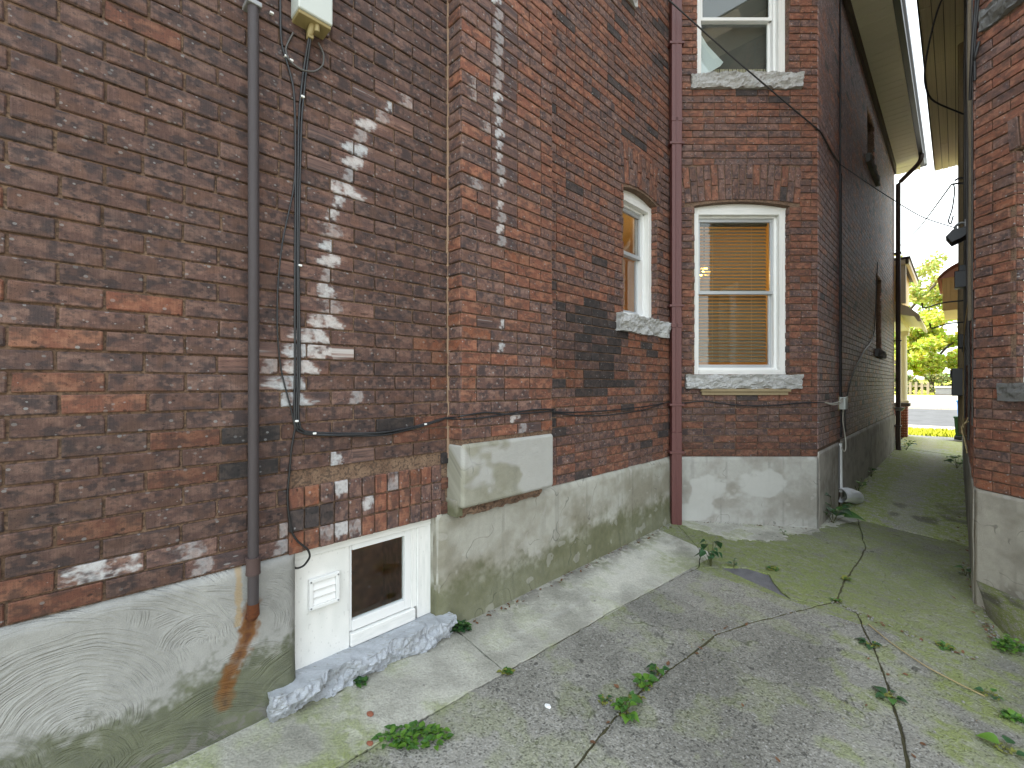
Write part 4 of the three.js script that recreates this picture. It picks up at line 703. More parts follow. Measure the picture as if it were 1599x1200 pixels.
// ================================================================== ground
const gy = (x) => -0.08 * (x + 2.1);
const soil = put('ground', (() => { const g = new THREE.PlaneGeometry(500, 500); g.rotateX(-Math.PI / 2); g.translate(0, -0.75, -100); const uv = g.attributes.uv; for (let i = 0; i < uv.count; i++) uv.setXY(i, uv.getX(i) * 500, uv.getY(i) * 500); return g; })(), M.earth); tag(soil, null, null, null, 'structure');
const bed = put('soil_bed', (() => { const g = new THREE.PlaneGeometry(6.2, 32); g.rotateX(-Math.PI / 2); g.translate(0.9, 0, -1.6); const p = g.attributes.position; for (let i = 0; i < p.count; i++) p.setY(i, gy(p.getX(i)) - 0.035); const uv = g.attributes.uv; for (let i = 0; i < uv.count; i++) uv.setXY(i, p.getX(i), p.getZ(i)); return g; })(), M.soil); tag(bed, null, null, null, 'structure');
const pave = new THREE.Group(); pave.name = 'pavement'; pave.position.set(-1, 0, -3); AT.set(pave, new THREE.Vector3(-1, 0, -3)); scene.add(pave); tag(pave, null, null, null, 'structure');
function slab(pts, mat, o = {}) {      // pts (x, L) anticlockwise seen from above with L upwards
  const gap = o.gap ?? 0.0026, n = pts.length, ins = [], q = rng(Math.round((pts[0][0] + 5) * 1000 + pts[0][1] * 77));
  let area = 0; for (let i = 0; i < n; i++) { const a = pts[i], b = pts[(i + 1) % n]; area += a[0] * b[1] - b[0] * a[1]; } if (area < 0) pts = [...pts].reverse();
  for (let i = 0; i < n; i++) {
    const a = pts[(i + n - 1) % n], b = pts[i], c = pts[(i + 1) % n];
    const d1 = [b[0] - a[0], b[1] - a[1]], d2 = [c[0] - b[0], c[1] - b[1]], l1 = Math.hypot(...d1), l2 = Math.hypot(...d2);
    const n1 = [-d1[1] / l1, d1[0] / l1], n2 = [-d2[1] / l2, d2[0] / l2]; let m = [n1[0] + n2[0], n1[1] + n2[1]]; const lm = Math.hypot(...m) || 1, k = Math.min(2, 2 / lm); m = [m[0] / lm * gap * k, m[1] / lm * gap * k]; ins.push([b[0] + m[0], b[1] + m[1]]);
  }
  const out = []; for (let i = 0; i < n; i++) { const a = ins[i], b = ins[(i + 1) % n], l = Math.hypot(b[0] - a[0], b[1] - a[1]), k = Math.max(1, Math.min(60, Math.round(l / 0.035))); for (let s = 0; s < k; s++) { const t = s / k, w = s ? (o.rough ?? 0.0028) : 0, X = mix(a[0], b[0], t), Y = mix(a[1], b[1], t), m = sst(0, 0.1, Math.min(t, 1 - t) * l) * (o.wander ?? 0.022); out.push(new THREE.Vector2(X + (q() - 0.5) * 2 * w + m * (fbm(X * 9 + 31, Y * 9, 3) - 0.5), Y + (q() - 0.5) * 2 * w + m * (fbm(X * 9 + 77, Y * 9 + 5, 3) - 0.5))); } }
  const g = new THREE.ExtrudeGeometry(new THREE.Shape(out), { depth: 0.07, bevelEnabled: true, bevelSize: 0.003, bevelOffset: -0.003, bevelThickness: 0.003, bevelSegments: 1 });
  g.translate(0, 0, -0.073); const p = g.attributes.position, uv = g.attributes.uv;
  for (let i = 0; i < p.count; i++) { const x = p.getX(i), L = p.getY(i), h = p.getZ(i); uv.setXY(i, x, L); p.setXYZ(i, x, h + gy(x) + (o.dy || 0) + (o.ty || 0) * (L - pts[0][1]), -L); }
  g.computeVertexNormals(); return put('slab', g, mat, pave);
}
const crackMain = [[-1.056, 1.43], [-1.085, 1.734], [-1.087, 1.966], [-1.067, 2.229], [-1.049, 2.366], [-1.018, 2.754], [-0.906, 3.093], [-0.672, 3.671], [-0.604, 3.817]];
const crackR = [[-0.604, 3.817], [-0.472, 3.757], [-0.272, 3.702], [-0.04, 3.689], [0.116, 3.703]];
const crackU = [[-0.604, 3.817], [-0.62, 4.305], [-0.601, 4.968], [-0.606, 5.289]];
const crackD = [[-0.472, 3.757], [-0.411, 3.533], [-0.348, 3.369], [-0.281, 3.116], [-0.221, 2.847], [-0.171, 2.625], [-0.13, 2.35], [-0.06, 1.8], [0.05, -1.2]];
const rev = (l) => [...l].reverse();
slab([[-2.14, -2.5], [-1.66, -2.5], [-1.65, 0.8], [-1.605, 1.56], [-2.14, 1.59]], M.yard);
slab([[-2.14, 1.59], [-1.605, 1.56], [-1.548, 2.635], [-2.14, 2.665]], M.yard, { dy: 0.003 });
slab([[-2.14, 2.665], [-1.548, 2.635], [-1.49, 3.3], [-1.455, 3.56], [-1.60, 3.93], [-2.0, 4.36], [-2.14, 4.47]], M.yard, { dy: 0.002 });
slab([[-2.14, 4.47], [-2.0, 4.36], [-1.75, 4.38], [-1.45, 4.47], [-1.26, 4.62], [-1.13, 5.05], [-1.0, 5.56], [-1.15, 5.60]], M.yard, { dy: 0.004 });
slab([[-1.66, -2.5], [-1.04, -2.5], ...crackMain.slice(0, 8), [-0.83, 3.605], [-1.349, 3.70], [-1.455, 3.56], [-1.49, 3.3], [-1.548, 2.635], [-1.605, 1.56], [-1.65, 0.8]], M.yard, { dy: -0.001 });
slab([[-1.04, -2.5], [0.1, -2.5], ...rev(crackD), ...rev(crackMain)], M.yard, { dy: -0.004, gap: 0.003 });
slab([[0.1, -2.5], [3.6, -2.5], [3.6, 3.7], [0.116, 3.703], ...rev(crackR.slice(1, 4)), ...crackD.slice(1).map(([x, L]) => [x + (L < 2.95 ? 0.007 * sst(2.95, 2.5, L) : 0), L])], M.yard, { dy: 0.001, gap: 0.003 });
slab([[-1.455, 3.56], [-1.349, 3.70], [-1.20, 3.88], [-1.05, 3.90], [-0.97, 3.76], [-0.90, 3.66], [-0.83, 3.605], [-0.672, 3.671], ...crackU, [-1.0, 5.56], [-1.13, 5.05], [-1.26, 4.62], [-1.45, 4.47], [-1.75, 4.38], [-2.0, 4.36], [-1.60, 3.93]], M.yard, { dy: 0.001, gap: 0.003 });
slab([[-1.349, 3.70], [-0.83, 3.605], [-0.90, 3.66], [-0.97, 3.76], [-1.05, 3.90], [-1.20, 3.88]], M.patchM, { dy: -0.012, gap: -0.02 });
slab([...crackR, [0.4, 3.7], [0.4, 4.5], [0.2, 6.23], [-0.46, 6.25], [-0.79, 6.28], ...rev(crackU).slice(0, 3)], M.yard, { dy: -0.004, gap: 0.005 });
slab([[-1.06, 5.56], [-1.0, 5.56], [-0.606, 5.289], [-0.79, 6.28], [-1.06, 6.31]], M.yard, { dy: -0.002 });
for (const [l0, l1, dy] of [[6.28, 8.7, 0], [8.7, 11.4, 0.004], [11.4, 13.9, -0.004], [13.9, 15.6, 0.003], [15.6, 17.3, -0.002]]) slab([[-1.06, l0 + 0.02], [0.13, l0 - 0.05], [0.13, l1 - 0.05], [-1.06, l1 + 0.02]], M.alley, { dy });
slab([[-6, -14], [3.6, -14], [3.6, -2.5], [-6, -2.5]], M.yard, { dy: -0.004 });
{
  const fill = (l, w, seed) => { const q = rng(seed), pos = [], uv = [], idx = [], pts = []; for (let i = 0; i + 1 < l.length; i++) for (let k = 0; k < 6; k++) pts.push([mix(l[i][0], l[i + 1][0], k / 6), mix(l[i][1], l[i + 1][1], k / 6)]); pts.push(l[l.length - 1]);
    pts.forEach(([x, L], i) => { const a = pts[Math.max(0, i - 1)], b = pts[Math.min(pts.length - 1, i + 1)], d = Math.hypot(b[0] - a[0], b[1] - a[1]) || 1, nx = -(b[1] - a[1]) / d, nL = (b[0] - a[0]) / d, ww = w * (0.7 + 0.6 * q()); for (const s of [-1, 0, 1]) { const X = x + nx * ww * s, LL = L + nL * ww * s; pos.push(X, gy(X) + (s ? -0.012 : -0.004 + 0.004 * q()), -LL); uv.push(X, LL); } });
    for (let i = 0; i + 1 < pts.length; i++) for (const k of [0, 1]) { const a = i * 3 + k; idx.push(a, a + 1, a + 3, a + 1, a + 4, a + 3); }
    const g = new THREE.BufferGeometry(); g.setAttribute('position', new THREE.Float32BufferAttribute(pos, 3)); g.setAttribute('uv', new THREE.Float32BufferAttribute(uv, 2)); g.setIndex(idx); g.computeVertexNormals(); put('joint_fill', g, M.jointFill, pave); };
  fill(crackMain, 0.011, 1); fill(crackR, 0.012, 2); fill(crackU, 0.012, 3); fill(crackD.slice(0, 6), 0.011, 4); fill(crackD.slice(5, 8), 0.020, 7); fill([[-1.605, 1.56], [-1.548, 2.635], [-1.49, 3.3], [-1.455, 3.56]], 0.010, 5); fill([[-1.04, -1.0], [-1.056, 1.43]], 0.011, 6);
}
// the street beyond: rises gently away
const SY = [[14, -0.16], [23.4, -0.19], [33, 0.16], [38, 0.32], [46, 0.56], [60, 0.9], [140, 2.5], [300, 4]];
const syAt = (L) => { for (let i = 0; i + 1 < SY.length; i++) if (L <= SY[i + 1][0]) return mix(SY[i][1], SY[i + 1][1], clamp((L - SY[i][0]) / (SY[i + 1][0] - SY[i][0]))); return 4; };
function strip2(name, l0, l1, mat, dy = 0, x0 = -60, x1 = 60, th = 0.25) { const n = 14, pos = []; const g = new THREE.BoxGeometry(x1 - x0, 1, l1 - l0, 1, 1, n); const p = g.attributes.position, uv = g.attributes.uv; for (let i = 0; i < p.count; i++) { const x = p.getX(i) + (x0 + x1) / 2, L = (l0 + l1) / 2 - p.getZ(i), top = p.getY(i) > 0; p.setXYZ(i, x, syAt(L) + dy - (top ? 0 : th), -L); uv.setXY(i, x, L); } g.computeVertexNormals(); return tag(put(name, g, mat), null, null, null, 'structure'); }
strip2('lawn', 18.32, 21.2, M.grass, 0.0);
strip2('lawn', 13.95, 18.1, M.grass, -0.03, -40, -1.1); strip2('lawn', 13.95, 18.1, M.grass, -0.03, 0.15, 40);
strip2('path', 17.3, 18.32, M.paving, 0.02); strip2('sidewalk', 21.2, 23.2, M.paving, 0.01); strip2('kerb', 23.2, 23.4, M.paving, 0.0);
strip2('road', 23.4, 33, M.asphalt, -0.11); strip2('sidewalk', 33, 37.6, M.paving, 0.02); strip2('path', 37.6, 46, M.paving, 0.0); strip2('hill', 46, 160, M.grass, 0.0, -150, 150, 1);
{ // blades on the near lawn
  const q = rng(6), n = 5000, g = new THREE.BufferGeometry(); g.setAttribute('position', new THREE.Float32BufferAttribute([-0.006, 0, 0, 0.006, 0, 0, 0.01, 0.07, 0.015], 3)); g.setAttribute('normal', new THREE.Float32BufferAttribute([0, 0.5, 1, 0, 0.5, 1, 0, 0.5, 1], 3)); g.setAttribute('uv', new THREE.Float32BufferAttribute([0, 0, 1, 0, 0.5, 1], 2));
  const m = new THREE.InstancedMesh(g, M.grass, n), o = new THREE.Object3D(); m.name = numbered('grass'); for (let i = 0; i < n; i++) { const L = sr(q, 18.34, 21.18); o.position.set(sr(q, -3, 1.2), syAt(L), -L); o.rotation.set((q() - 0.5) * 0.6, q() * 6.3, 0); const s = sr(q, 0.8, 1.8); o.scale.set(s * 2, s, s); o.updateMatrix(); m.setMatrixAt(i, o.matrix); }
  m.castShadow = m.receiveShadow = true; tag(m, 'bright sunlit grass on the strip of lawn by the street', 'grass', null, 'stuff'); scene.add(m);
}

// ================================================================== things on the left house
function tubeThing(name, label, cat, runs, r, mat, group) { const o = put(name, runs.map((l) => tubeG(l, r)), mat); tag(o, label, cat, group); return o; }
const pA = (l, d = 0.017) => l.map(([a, y, dd]) => FA.p(a, y, dd ?? d));
{
  const t = thing('steel_pipe', 'round painted steel pipe standing against the near wall, rusty at its foot', 'pipe', FA.p(0.54, 0.45, 0.055).toArray());
  put('pipe', tubeG([FA.p(0.54, 0.47, 0.055), FA.p(0.541, 1.8, 0.058), FA.p(0.54, 3.4, 0.055), FA.p(0.54, 6.0, 0.055)], 0.0205, 20, 40), M.pipe, t);
  const cg = (y, h, r) => new THREE.CylinderGeometry(r, r, h, 20).translate(FA.p(0.54, 0, 0.055).x, y, -0.54);
  put('coupling', [cg(0.665, 0.055, 0.0265), cg(0.696, 0.008, 0.0285), cg(0.634, 0.008, 0.0275)], M.coupling, t);
  put('rusty_end', [new THREE.CylinderGeometry(0.0215, 0.0235, 0.05, 18).translate(FA.p(0.54, 0, 0.055).x, 0.485, -0.54), tubeG([FA.p(0.54, 0.475, 0.055), FA.p(0.54, 0.455, 0.045), FA.p(0.54, 0.445, 0.0)], 0.022, 14, 12)], M.rust, t);
  put('clip', [fbox(FA, 0.512, 0.568, 2.955, 2.975, 0.0, 0.08, 0.004)], M.greyMetal, t);
}
{
  const t = thing('cable_box', 'pale grey plastic junction box with tan underside, high on the near wall', 'junction box', FA.p(0.775, 3.02, 0.05).toArray());
  put('cover', fbox(FA, 0.70, 0.85, 3.026, 3.36, 0.008, 0.105, 0.008), M.boxGrey, t);
  put('base_plate', fbox(FA, 0.705, 0.845, 3.012, 3.034, 0.0, 0.095, 0.004), M.boxTan, t);
  put('spout', [new THREE.CylinderGeometry(0.011, 0.011, 0.035, 14).translate(...FA.p(0.79, 3.0, 0.075).toArray()), tubeG([FA.p(0.775, 3.015, 0.06), FA.p(0.77, 2.985, 0.055), FA.p(0.768, 2.972, 0.05)], 0.014, 10), fbox(FA, 0.757, 0.782, 2.955, 2.985, 0.035, 0.06, 0.003)], M.boxTan, t);
}
tubeThing('cable', 'grey cable looping below the junction box', 'cable', [pA([[0.708, 2.965, 0.02], [0.678, 2.88, 0.018], [0.689, 2.827, 0.03], [0.737, 2.805, 0.04], [0.793, 2.826, 0.04], [0.831, 2.877, 0.035], [0.836, 2.933, 0.03], [0.813, 2.972, 0.03]])], 0.0042, M.cableGrey);
tubeThing('cable', 'black cable bundle from the junction box down the wall and along to the chimney breast', 'cable', [
  pA([[0.765, 2.96, 0.05], [0.757, 2.85], [0.742, 2.72], [0.732, 2.553], [0.726, 1.981], [0.729, 1.524], [0.722, 1.26], [0.74, 1.205], [0.80, 1.188], [0.947, 1.172], [1.15, 1.164, 0.03], [1.383, 1.185], [1.543, 1.215]]),
  pA([[0.772, 2.96, 0.05], [0.768, 2.85], [0.755, 2.72], [0.743, 2.553], [0.732, 1.981], [0.736, 1.524, 0.02], [0.731, 1.27], [0.752, 1.196], [0.82, 1.18], [0.947, 1.162, 0.022], [1.15, 1.150, 0.025], [1.383, 1.178], [1.543, 1.213]]),
  pA([[0.653, 3.6], [0.655, 3.1], [0.66, 2.90], [0.684, 2.82], [0.712, 2.70], [0.719, 2.407, 0.016], [0.716, 1.9], [0.716, 1.5], [0.714, 1.25], [0.735, 1.195], [0.80, 1.178], [0.947, 1.165, 0.03], [1.15, 1.158, 0.02], [1.40, 1.19], [1.543, 1.217]])], 0.0048, M.cable);
tubeThing('cable', 'thin black cable bowing out left of the cable bundle', 'cable', [pA([[0.719, 2.38], [0.708, 2.261], [0.66, 2.023, 0.03], [0.64, 1.825, 0.035], [0.64, 1.631, 0.03], [0.66, 1.466], [0.70, 1.297], [0.719, 1.20]])], 0.0036, M.cable);
tubeThing('cable', 'black cable hanging down to the basement window with a curl at its end', 'cable', [pA([[0.716, 1.21], [0.70, 1.12, 0.02], [0.692, 1.02, 0.02], [0.684, 0.93, 0.02], [0.687, 0.847, 0.022], [0.70, 0.76, 0.025], [0.725, 0.71, 0.03], [0.762, 0.67, 0.035], [0.775, 0.63, 0.03], [0.757, 0.59, 0.01], [0.733, 0.578, -0.01], [0.722, 0.585, -0.03]])], 0.0046, M.black);
tubeThing('cable', 'twin black cables crossing the chimney breast above the rendered block', 'cable', [[FA.p(1.545, 1.215, 0.02), FA.p(1.56, 1.224, 0.1), FCH.p(1.556, 1.232, 0.022), FCH.p(1.738, 1.243, 0.016), FCH.p(1.95, 1.222, 0.02), FCH.p(2.345, 1.226, 0.016), FA.p(2.375, 1.225, 0.1), FA.p(2.40, 1.222, 0.02)], [FA.p(1.545, 1.210, 0.02), FA.p(1.558, 1.212, 0.1), FCH.p(1.566, 1.214, 0.02), FCH.p(1.70, 1.213, 0.016), FCH.p(1.9, 1.225, 0.02), FCH.p(2.15, 1.243, 0.018), FCH.p(2.35, 1.238, 0.016), FA.p(2.375, 1.232, 0.1), FA.p(2.40, 1.228, 0.02)]], 0.0044, M.cable);
tubeThing('cable', 'black cables sagging along the wall below the narrow window', 'cable', [pA([[2.40, 1.222], [2.6, 1.20], [2.934, 1.189], [3.3, 1.187], [3.7, 1.195], [4.0, 1.205], [4.34, 1.226]]), pA([[2.40, 1.228], [2.55, 1.196], [2.8, 1.165], [3.2, 1.148], [3.7, 1.160], [4.0, 1.185], [4.34, 1.23]])], 0.0048, M.cable);
tubeThing('cable', 'black cable crossing the bay below the lower window', 'cable', [[FA.p(4.34, 1.228, 0.02), FB.p(0.10, 1.215, 0.10), FB.p(0.134, 1.215, 0.025), FB.p(0.33, 1.232, 0.018), FB.p(0.667, 1.192, 0.02), FB.p(1.0, 1.188, 0.02), FB.p(1.333, 1.214, 0.018), FB.p(1.50, 1.220, 0.02), FC.p(5.7, 1.215, 0.03)]], 0.0055, M.cable);
tubeThing('cable', 'two white cable tails entering the small grey box round the corner', 'cable', [[FC.p(5.7, 1.215, 0.03), FC.p(6.1, 1.19, 0.03), FC.p(6.45, 1.20, 0.04), FC.p(6.66, 1.24, 0.05)], [FC.p(5.75, 1.212, 0.03), FC.p(6.1, 1.175, 0.035), FC.p(6.45, 1.18, 0.05), FC.p(6.66, 1.22, 0.05)]], 0.006, M.cableWhite);
{
  const q = rng(15), list = [[0.679, 2.845], [0.70, 2.838, 'white nail clip on the second cable just below the junction box'], [0.748, 2.70, 'white nail clip on the bundle under the grey cable loop'], [0.737, 1.94, 'white nail clip halfway down the cable bundle'], [0.722, 1.245, 'white nail clip just above the bend of the cable bundle'], [0.80, 1.184, 'white nail clip just after the bend of the cable bundle'], [1.40, 1.188, 'white nail clip on the cables left of the chimney breast'], [0.62, 3.0, 'white nail clip between the pipe and the junction box'], [0.55, 2.97, 'white nail clip at the top of the steel pipe']];
  const proto = thing('cable_clip', 'white nail clip on the leftmost cable by the junction box', 'cable clip', FA.p(list[0][0], list[0][1], 0.012).toArray(), 'cable clips on the near wall');
  put('saddle', fbox(FA, list[0][0] - 0.008, list[0][0] + 0.008, list[0][1] - 0.005, list[0][1] + 0.005, 0.006, 0.026, 0.003), M.vinyl, proto);
  for (const [a, y] of list.slice(1)) { const c = proto.clone(); c.name = numbered('cable_clip'); c.position.copy(FA.p(a, y, 0.012)); c.userData.label = list.find((p) => p[0] === a && p[1] === y)[2]; scene.add(c); }
}
{ // red-brown downspout in the corner between the side wall and the bay
  const t = thing('downspout', 'red brown square downspout in the corner left of the bay', 'downspout', [-2.03, -0.02, -4.40]);
  const fr = frame(-2.045, -4.395, c45, -c45), gs = [];
  put('pipe', [fbox(fr, -0.052, 0.052, -0.02, 0.92, 0.0, 0.075, 0.006), fbox(fr, -0.050, 0.050, 0.92, 3.85, 0.003, 0.073, 0.006), fbox(fr, -0.053, 0.053, 3.85, 6.45, 0.0, 0.075, 0.006)], M.redMetal, t);
  put('rib', [fbox(fr, -0.012, 0.012, 0.0, 6.4, 0.07, 0.079, 0.003)], M.redMetal, t);
  for (const y of [0.72, 1.20, 2.2, 3.84, 4.85]) put('strap', [fbox(fr, -0.075, 0.075, y - 0.012, y + 0.012, -0.004, 0.082, 0.003)], M.redMetal, t);
  put('seam', [fbox(fr, -0.056, 0.056, 4.06, 4.10, -0.003, 0.079, 0.004), fbox(fr, -0.056, 0.056, 1.98, 2.02, -0.003, 0.079, 0.004)], M.redMetal, t);
}
{ // passage downspout with elbow from the gutter
  const t = thing('downspout', 'dark brown round downspout at the street end of the passage', 'downspout', [-0.95, -0.25, -13.45]);
  put('pipe', tubeG([new THREE.Vector3(-0.55, 6.47, -13.3), new THREE.Vector3(-0.56, 6.36, -13.3), new THREE.Vector3(-0.63, 6.26, -13.34), new THREE.Vector3(-0.85, 6.08, -13.42), new THREE.Vector3(-0.94, 5.98, -13.45), new THREE.Vector3(-0.95, 5.8, -13.45), new THREE.Vector3(-0.95, 3, -13.45), new THREE.Vector3(-0.95, -0.2, -13.45)], 0.045, 12, 90), M.brownMetal, t);
  put('shoe', tubeG([new THREE.Vector3(-0.95, -0.02, -13.45), new THREE.Vector3(-0.93, -0.16, -13.42), new THREE.Vector3(-0.86, -0.22, -13.36)], 0.052, 12), M.brownMetal, t);
  for (const y of [0.45, 2.4, 4.4]) put('strap', box(-1.02, -0.89, y - 0.015, y + 0.015, -13.51, -13.39, 0.004), M.brownMetal, t);
  put('basin', new THREE.CylinderGeometry(0.11, 0.06, 0.08, 14).translate(-0.93, 0.84, -13.42), M.greyMetal, t);
}
tubeThing('cable', 'black overhead wire slanting across the upper bay window to the wall corner', 'cable', [[FA.p(4.04, 5.28, 0.01), new THREE.Vector3(-1.55, 4.64, -4.77), FB.p(1.49, 4.06, 0.02), FC.p(5.56, 4.045, 0.02), FC.p(6.2, 4.065, 0.014), FC.p(6.69, 4.095, 0.02)]], 0.0078, M.black);
tubeThing('cable', 'thin black wire slung from the dark wall over the passage to the floodlight', 'cable', [[FC.p(6.69, 4.095, 0.02), new THREE.Vector3(-0.66, 3.72, -6.85), new THREE.Vector3(-0.30, 3.36, -7.0), new THREE.Vector3(-0.02, 3.17, -7.06)]], 0.005, M.black);
tubeThing('conduit', 'thin dark vertical conduit on the passage wall from the small box upward', 'conduit', [[FC.p(6.69, 1.25, 0.016), FC.p(6.69, 4.0, 0.016), FC.p(6.7, 6.2, 0.016)], [FC.p(6.76, 0.75, 0.014), FC.p(6.75, 4.0, 0.014)]], 0.011, M.black);
tubeThing('cable', 'grey cable rising diagonally from the passage wall footing to the slit window', 'cable', [[FC.p(7.05, 0.80, 0.02), FC.p(7.0, 1.0, 0.02), FC.p(7.15, 1.25, 0.02), FC.p(7.6, 1.55, 0.02), FC.p(8.6, 1.9, 0.02), FC.p(9.8, 2.3, 0.02), FC.p(10.3, 3.6, 0.02)]], 0.008, M.cableGrey);
{
  const t = thing('cable_box', 'small pale grey cable box on the passage wall above the footing', 'junction box', FC.p(6.72, 1.08, 0.04).toArray());
  put('cover', fbox(FC, 6.66, 6.80, 1.10, 1.25, 0.01, 0.075, 0.008), M.boxGrey, t);
  put('base_plate', fbox(FC, 6.64, 6.82, 1.085, 1.265, 0.0, 0.012, 0.003), M.boxTan, t);
}
tubeThing('cable', 'white cable looping from the small grey box down to the footing pipes', 'cable', [[FC.p(6.80, 1.24, 0.05), FC.p(6.90, 1.25, 0.06), FC.p(6.93, 1.15, 0.05)], [FC.p(6.74, 1.10, 0.04), FC.p(6.78, 0.95, 0.03), FC.p(6.88, 0.75, 0.04), FC.p(6.86, 0.62, 0.05), FC.p(6.74, 0.58, 0.05), FC.p(6.68, 0.64, 0.03)]], 0.006, M.cableWhite);
{
  const t = thing('drain_pipe', 'two pale pipes set in the footing slot of the passage wall', 'pipe', FC.p(6.7, 0.1, 0.0).toArray());
  put('pipe', tubeG([FC.p(6.65, 0.66, 0.0), FC.p(6.65, 0.12, 0.0)], 0.022, 10), M.greyMetal, t); put('pipe', tubeG([FC.p(6.74, 0.68, 0.005), FC.p(6.74, 0.08, 0.01)], 0.026, 10), M.vinyl, t);
}
{
  const g = new THREE.TubeGeometry(new THREE.CatmullRomCurve3([FC.p(6.60, 0.06, 0.02), FC.p(6.78, 0.05, 0.07), FC.p(6.98, 0.00, 0.10), FC.p(7.16, -0.05, 0.11)]), 30, 0.085, 18, false), p = g.attributes.position;
  for (let i = 0; i < p.count; i++) { const k = 1 + 0.2 * (fbm(p.getX(i) * 22, p.getY(i) * 22 + p.getZ(i) * 30, 3) - 0.5); p.setY(i, p.getY(i) + 0.03 * (fbm(p.getX(i) * 30, p.getZ(i) * 30, 2) - 0.5)); p.setX(i, p.getX(i) + 0.02 * (k - 1)); }
  g.computeVertexNormals(); tag(put('foil_duct', g, M.foil), 'crumpled silver foil duct lying at the foot of the passage wall', 'duct');
}
{ // pendant lamp glowing behind the blinds
  const c = [-2.25, 2.80, -5.67], t = thing('pendant_lamp', 'yellow glowing pendant lamp behind the blind of the bay window', 'lamp', [c[0], c[1], c[2]]);
  put('rod', tubeG([new THREE.Vector3(c[0], c[1] + 0.08, c[2]), new THREE.Vector3(c[0], 3.7, c[2])], 0.006, 8), M.brownMetal, t);
  for (const [dx, dy, dz] of [[0, 0.06, 0], [0.05, 0.0, 0.03], [-0.06, -0.02, 0.02]]) { const s = put('bulb', new THREE.SphereGeometry(0.04, 16, 12).translate(c[0] + dx, c[1] + dy, c[2] + dz), M.bulb, t); const l = new THREE.PointLight(new THREE.Color(1, 0.56, 0.16), 0.19, 0, 2); l.position.set(c[0] + dx, c[1] + dy, c[2] + dz); l.shadow.radius = 2; l.castShadow = true; scene.add(l); }
}

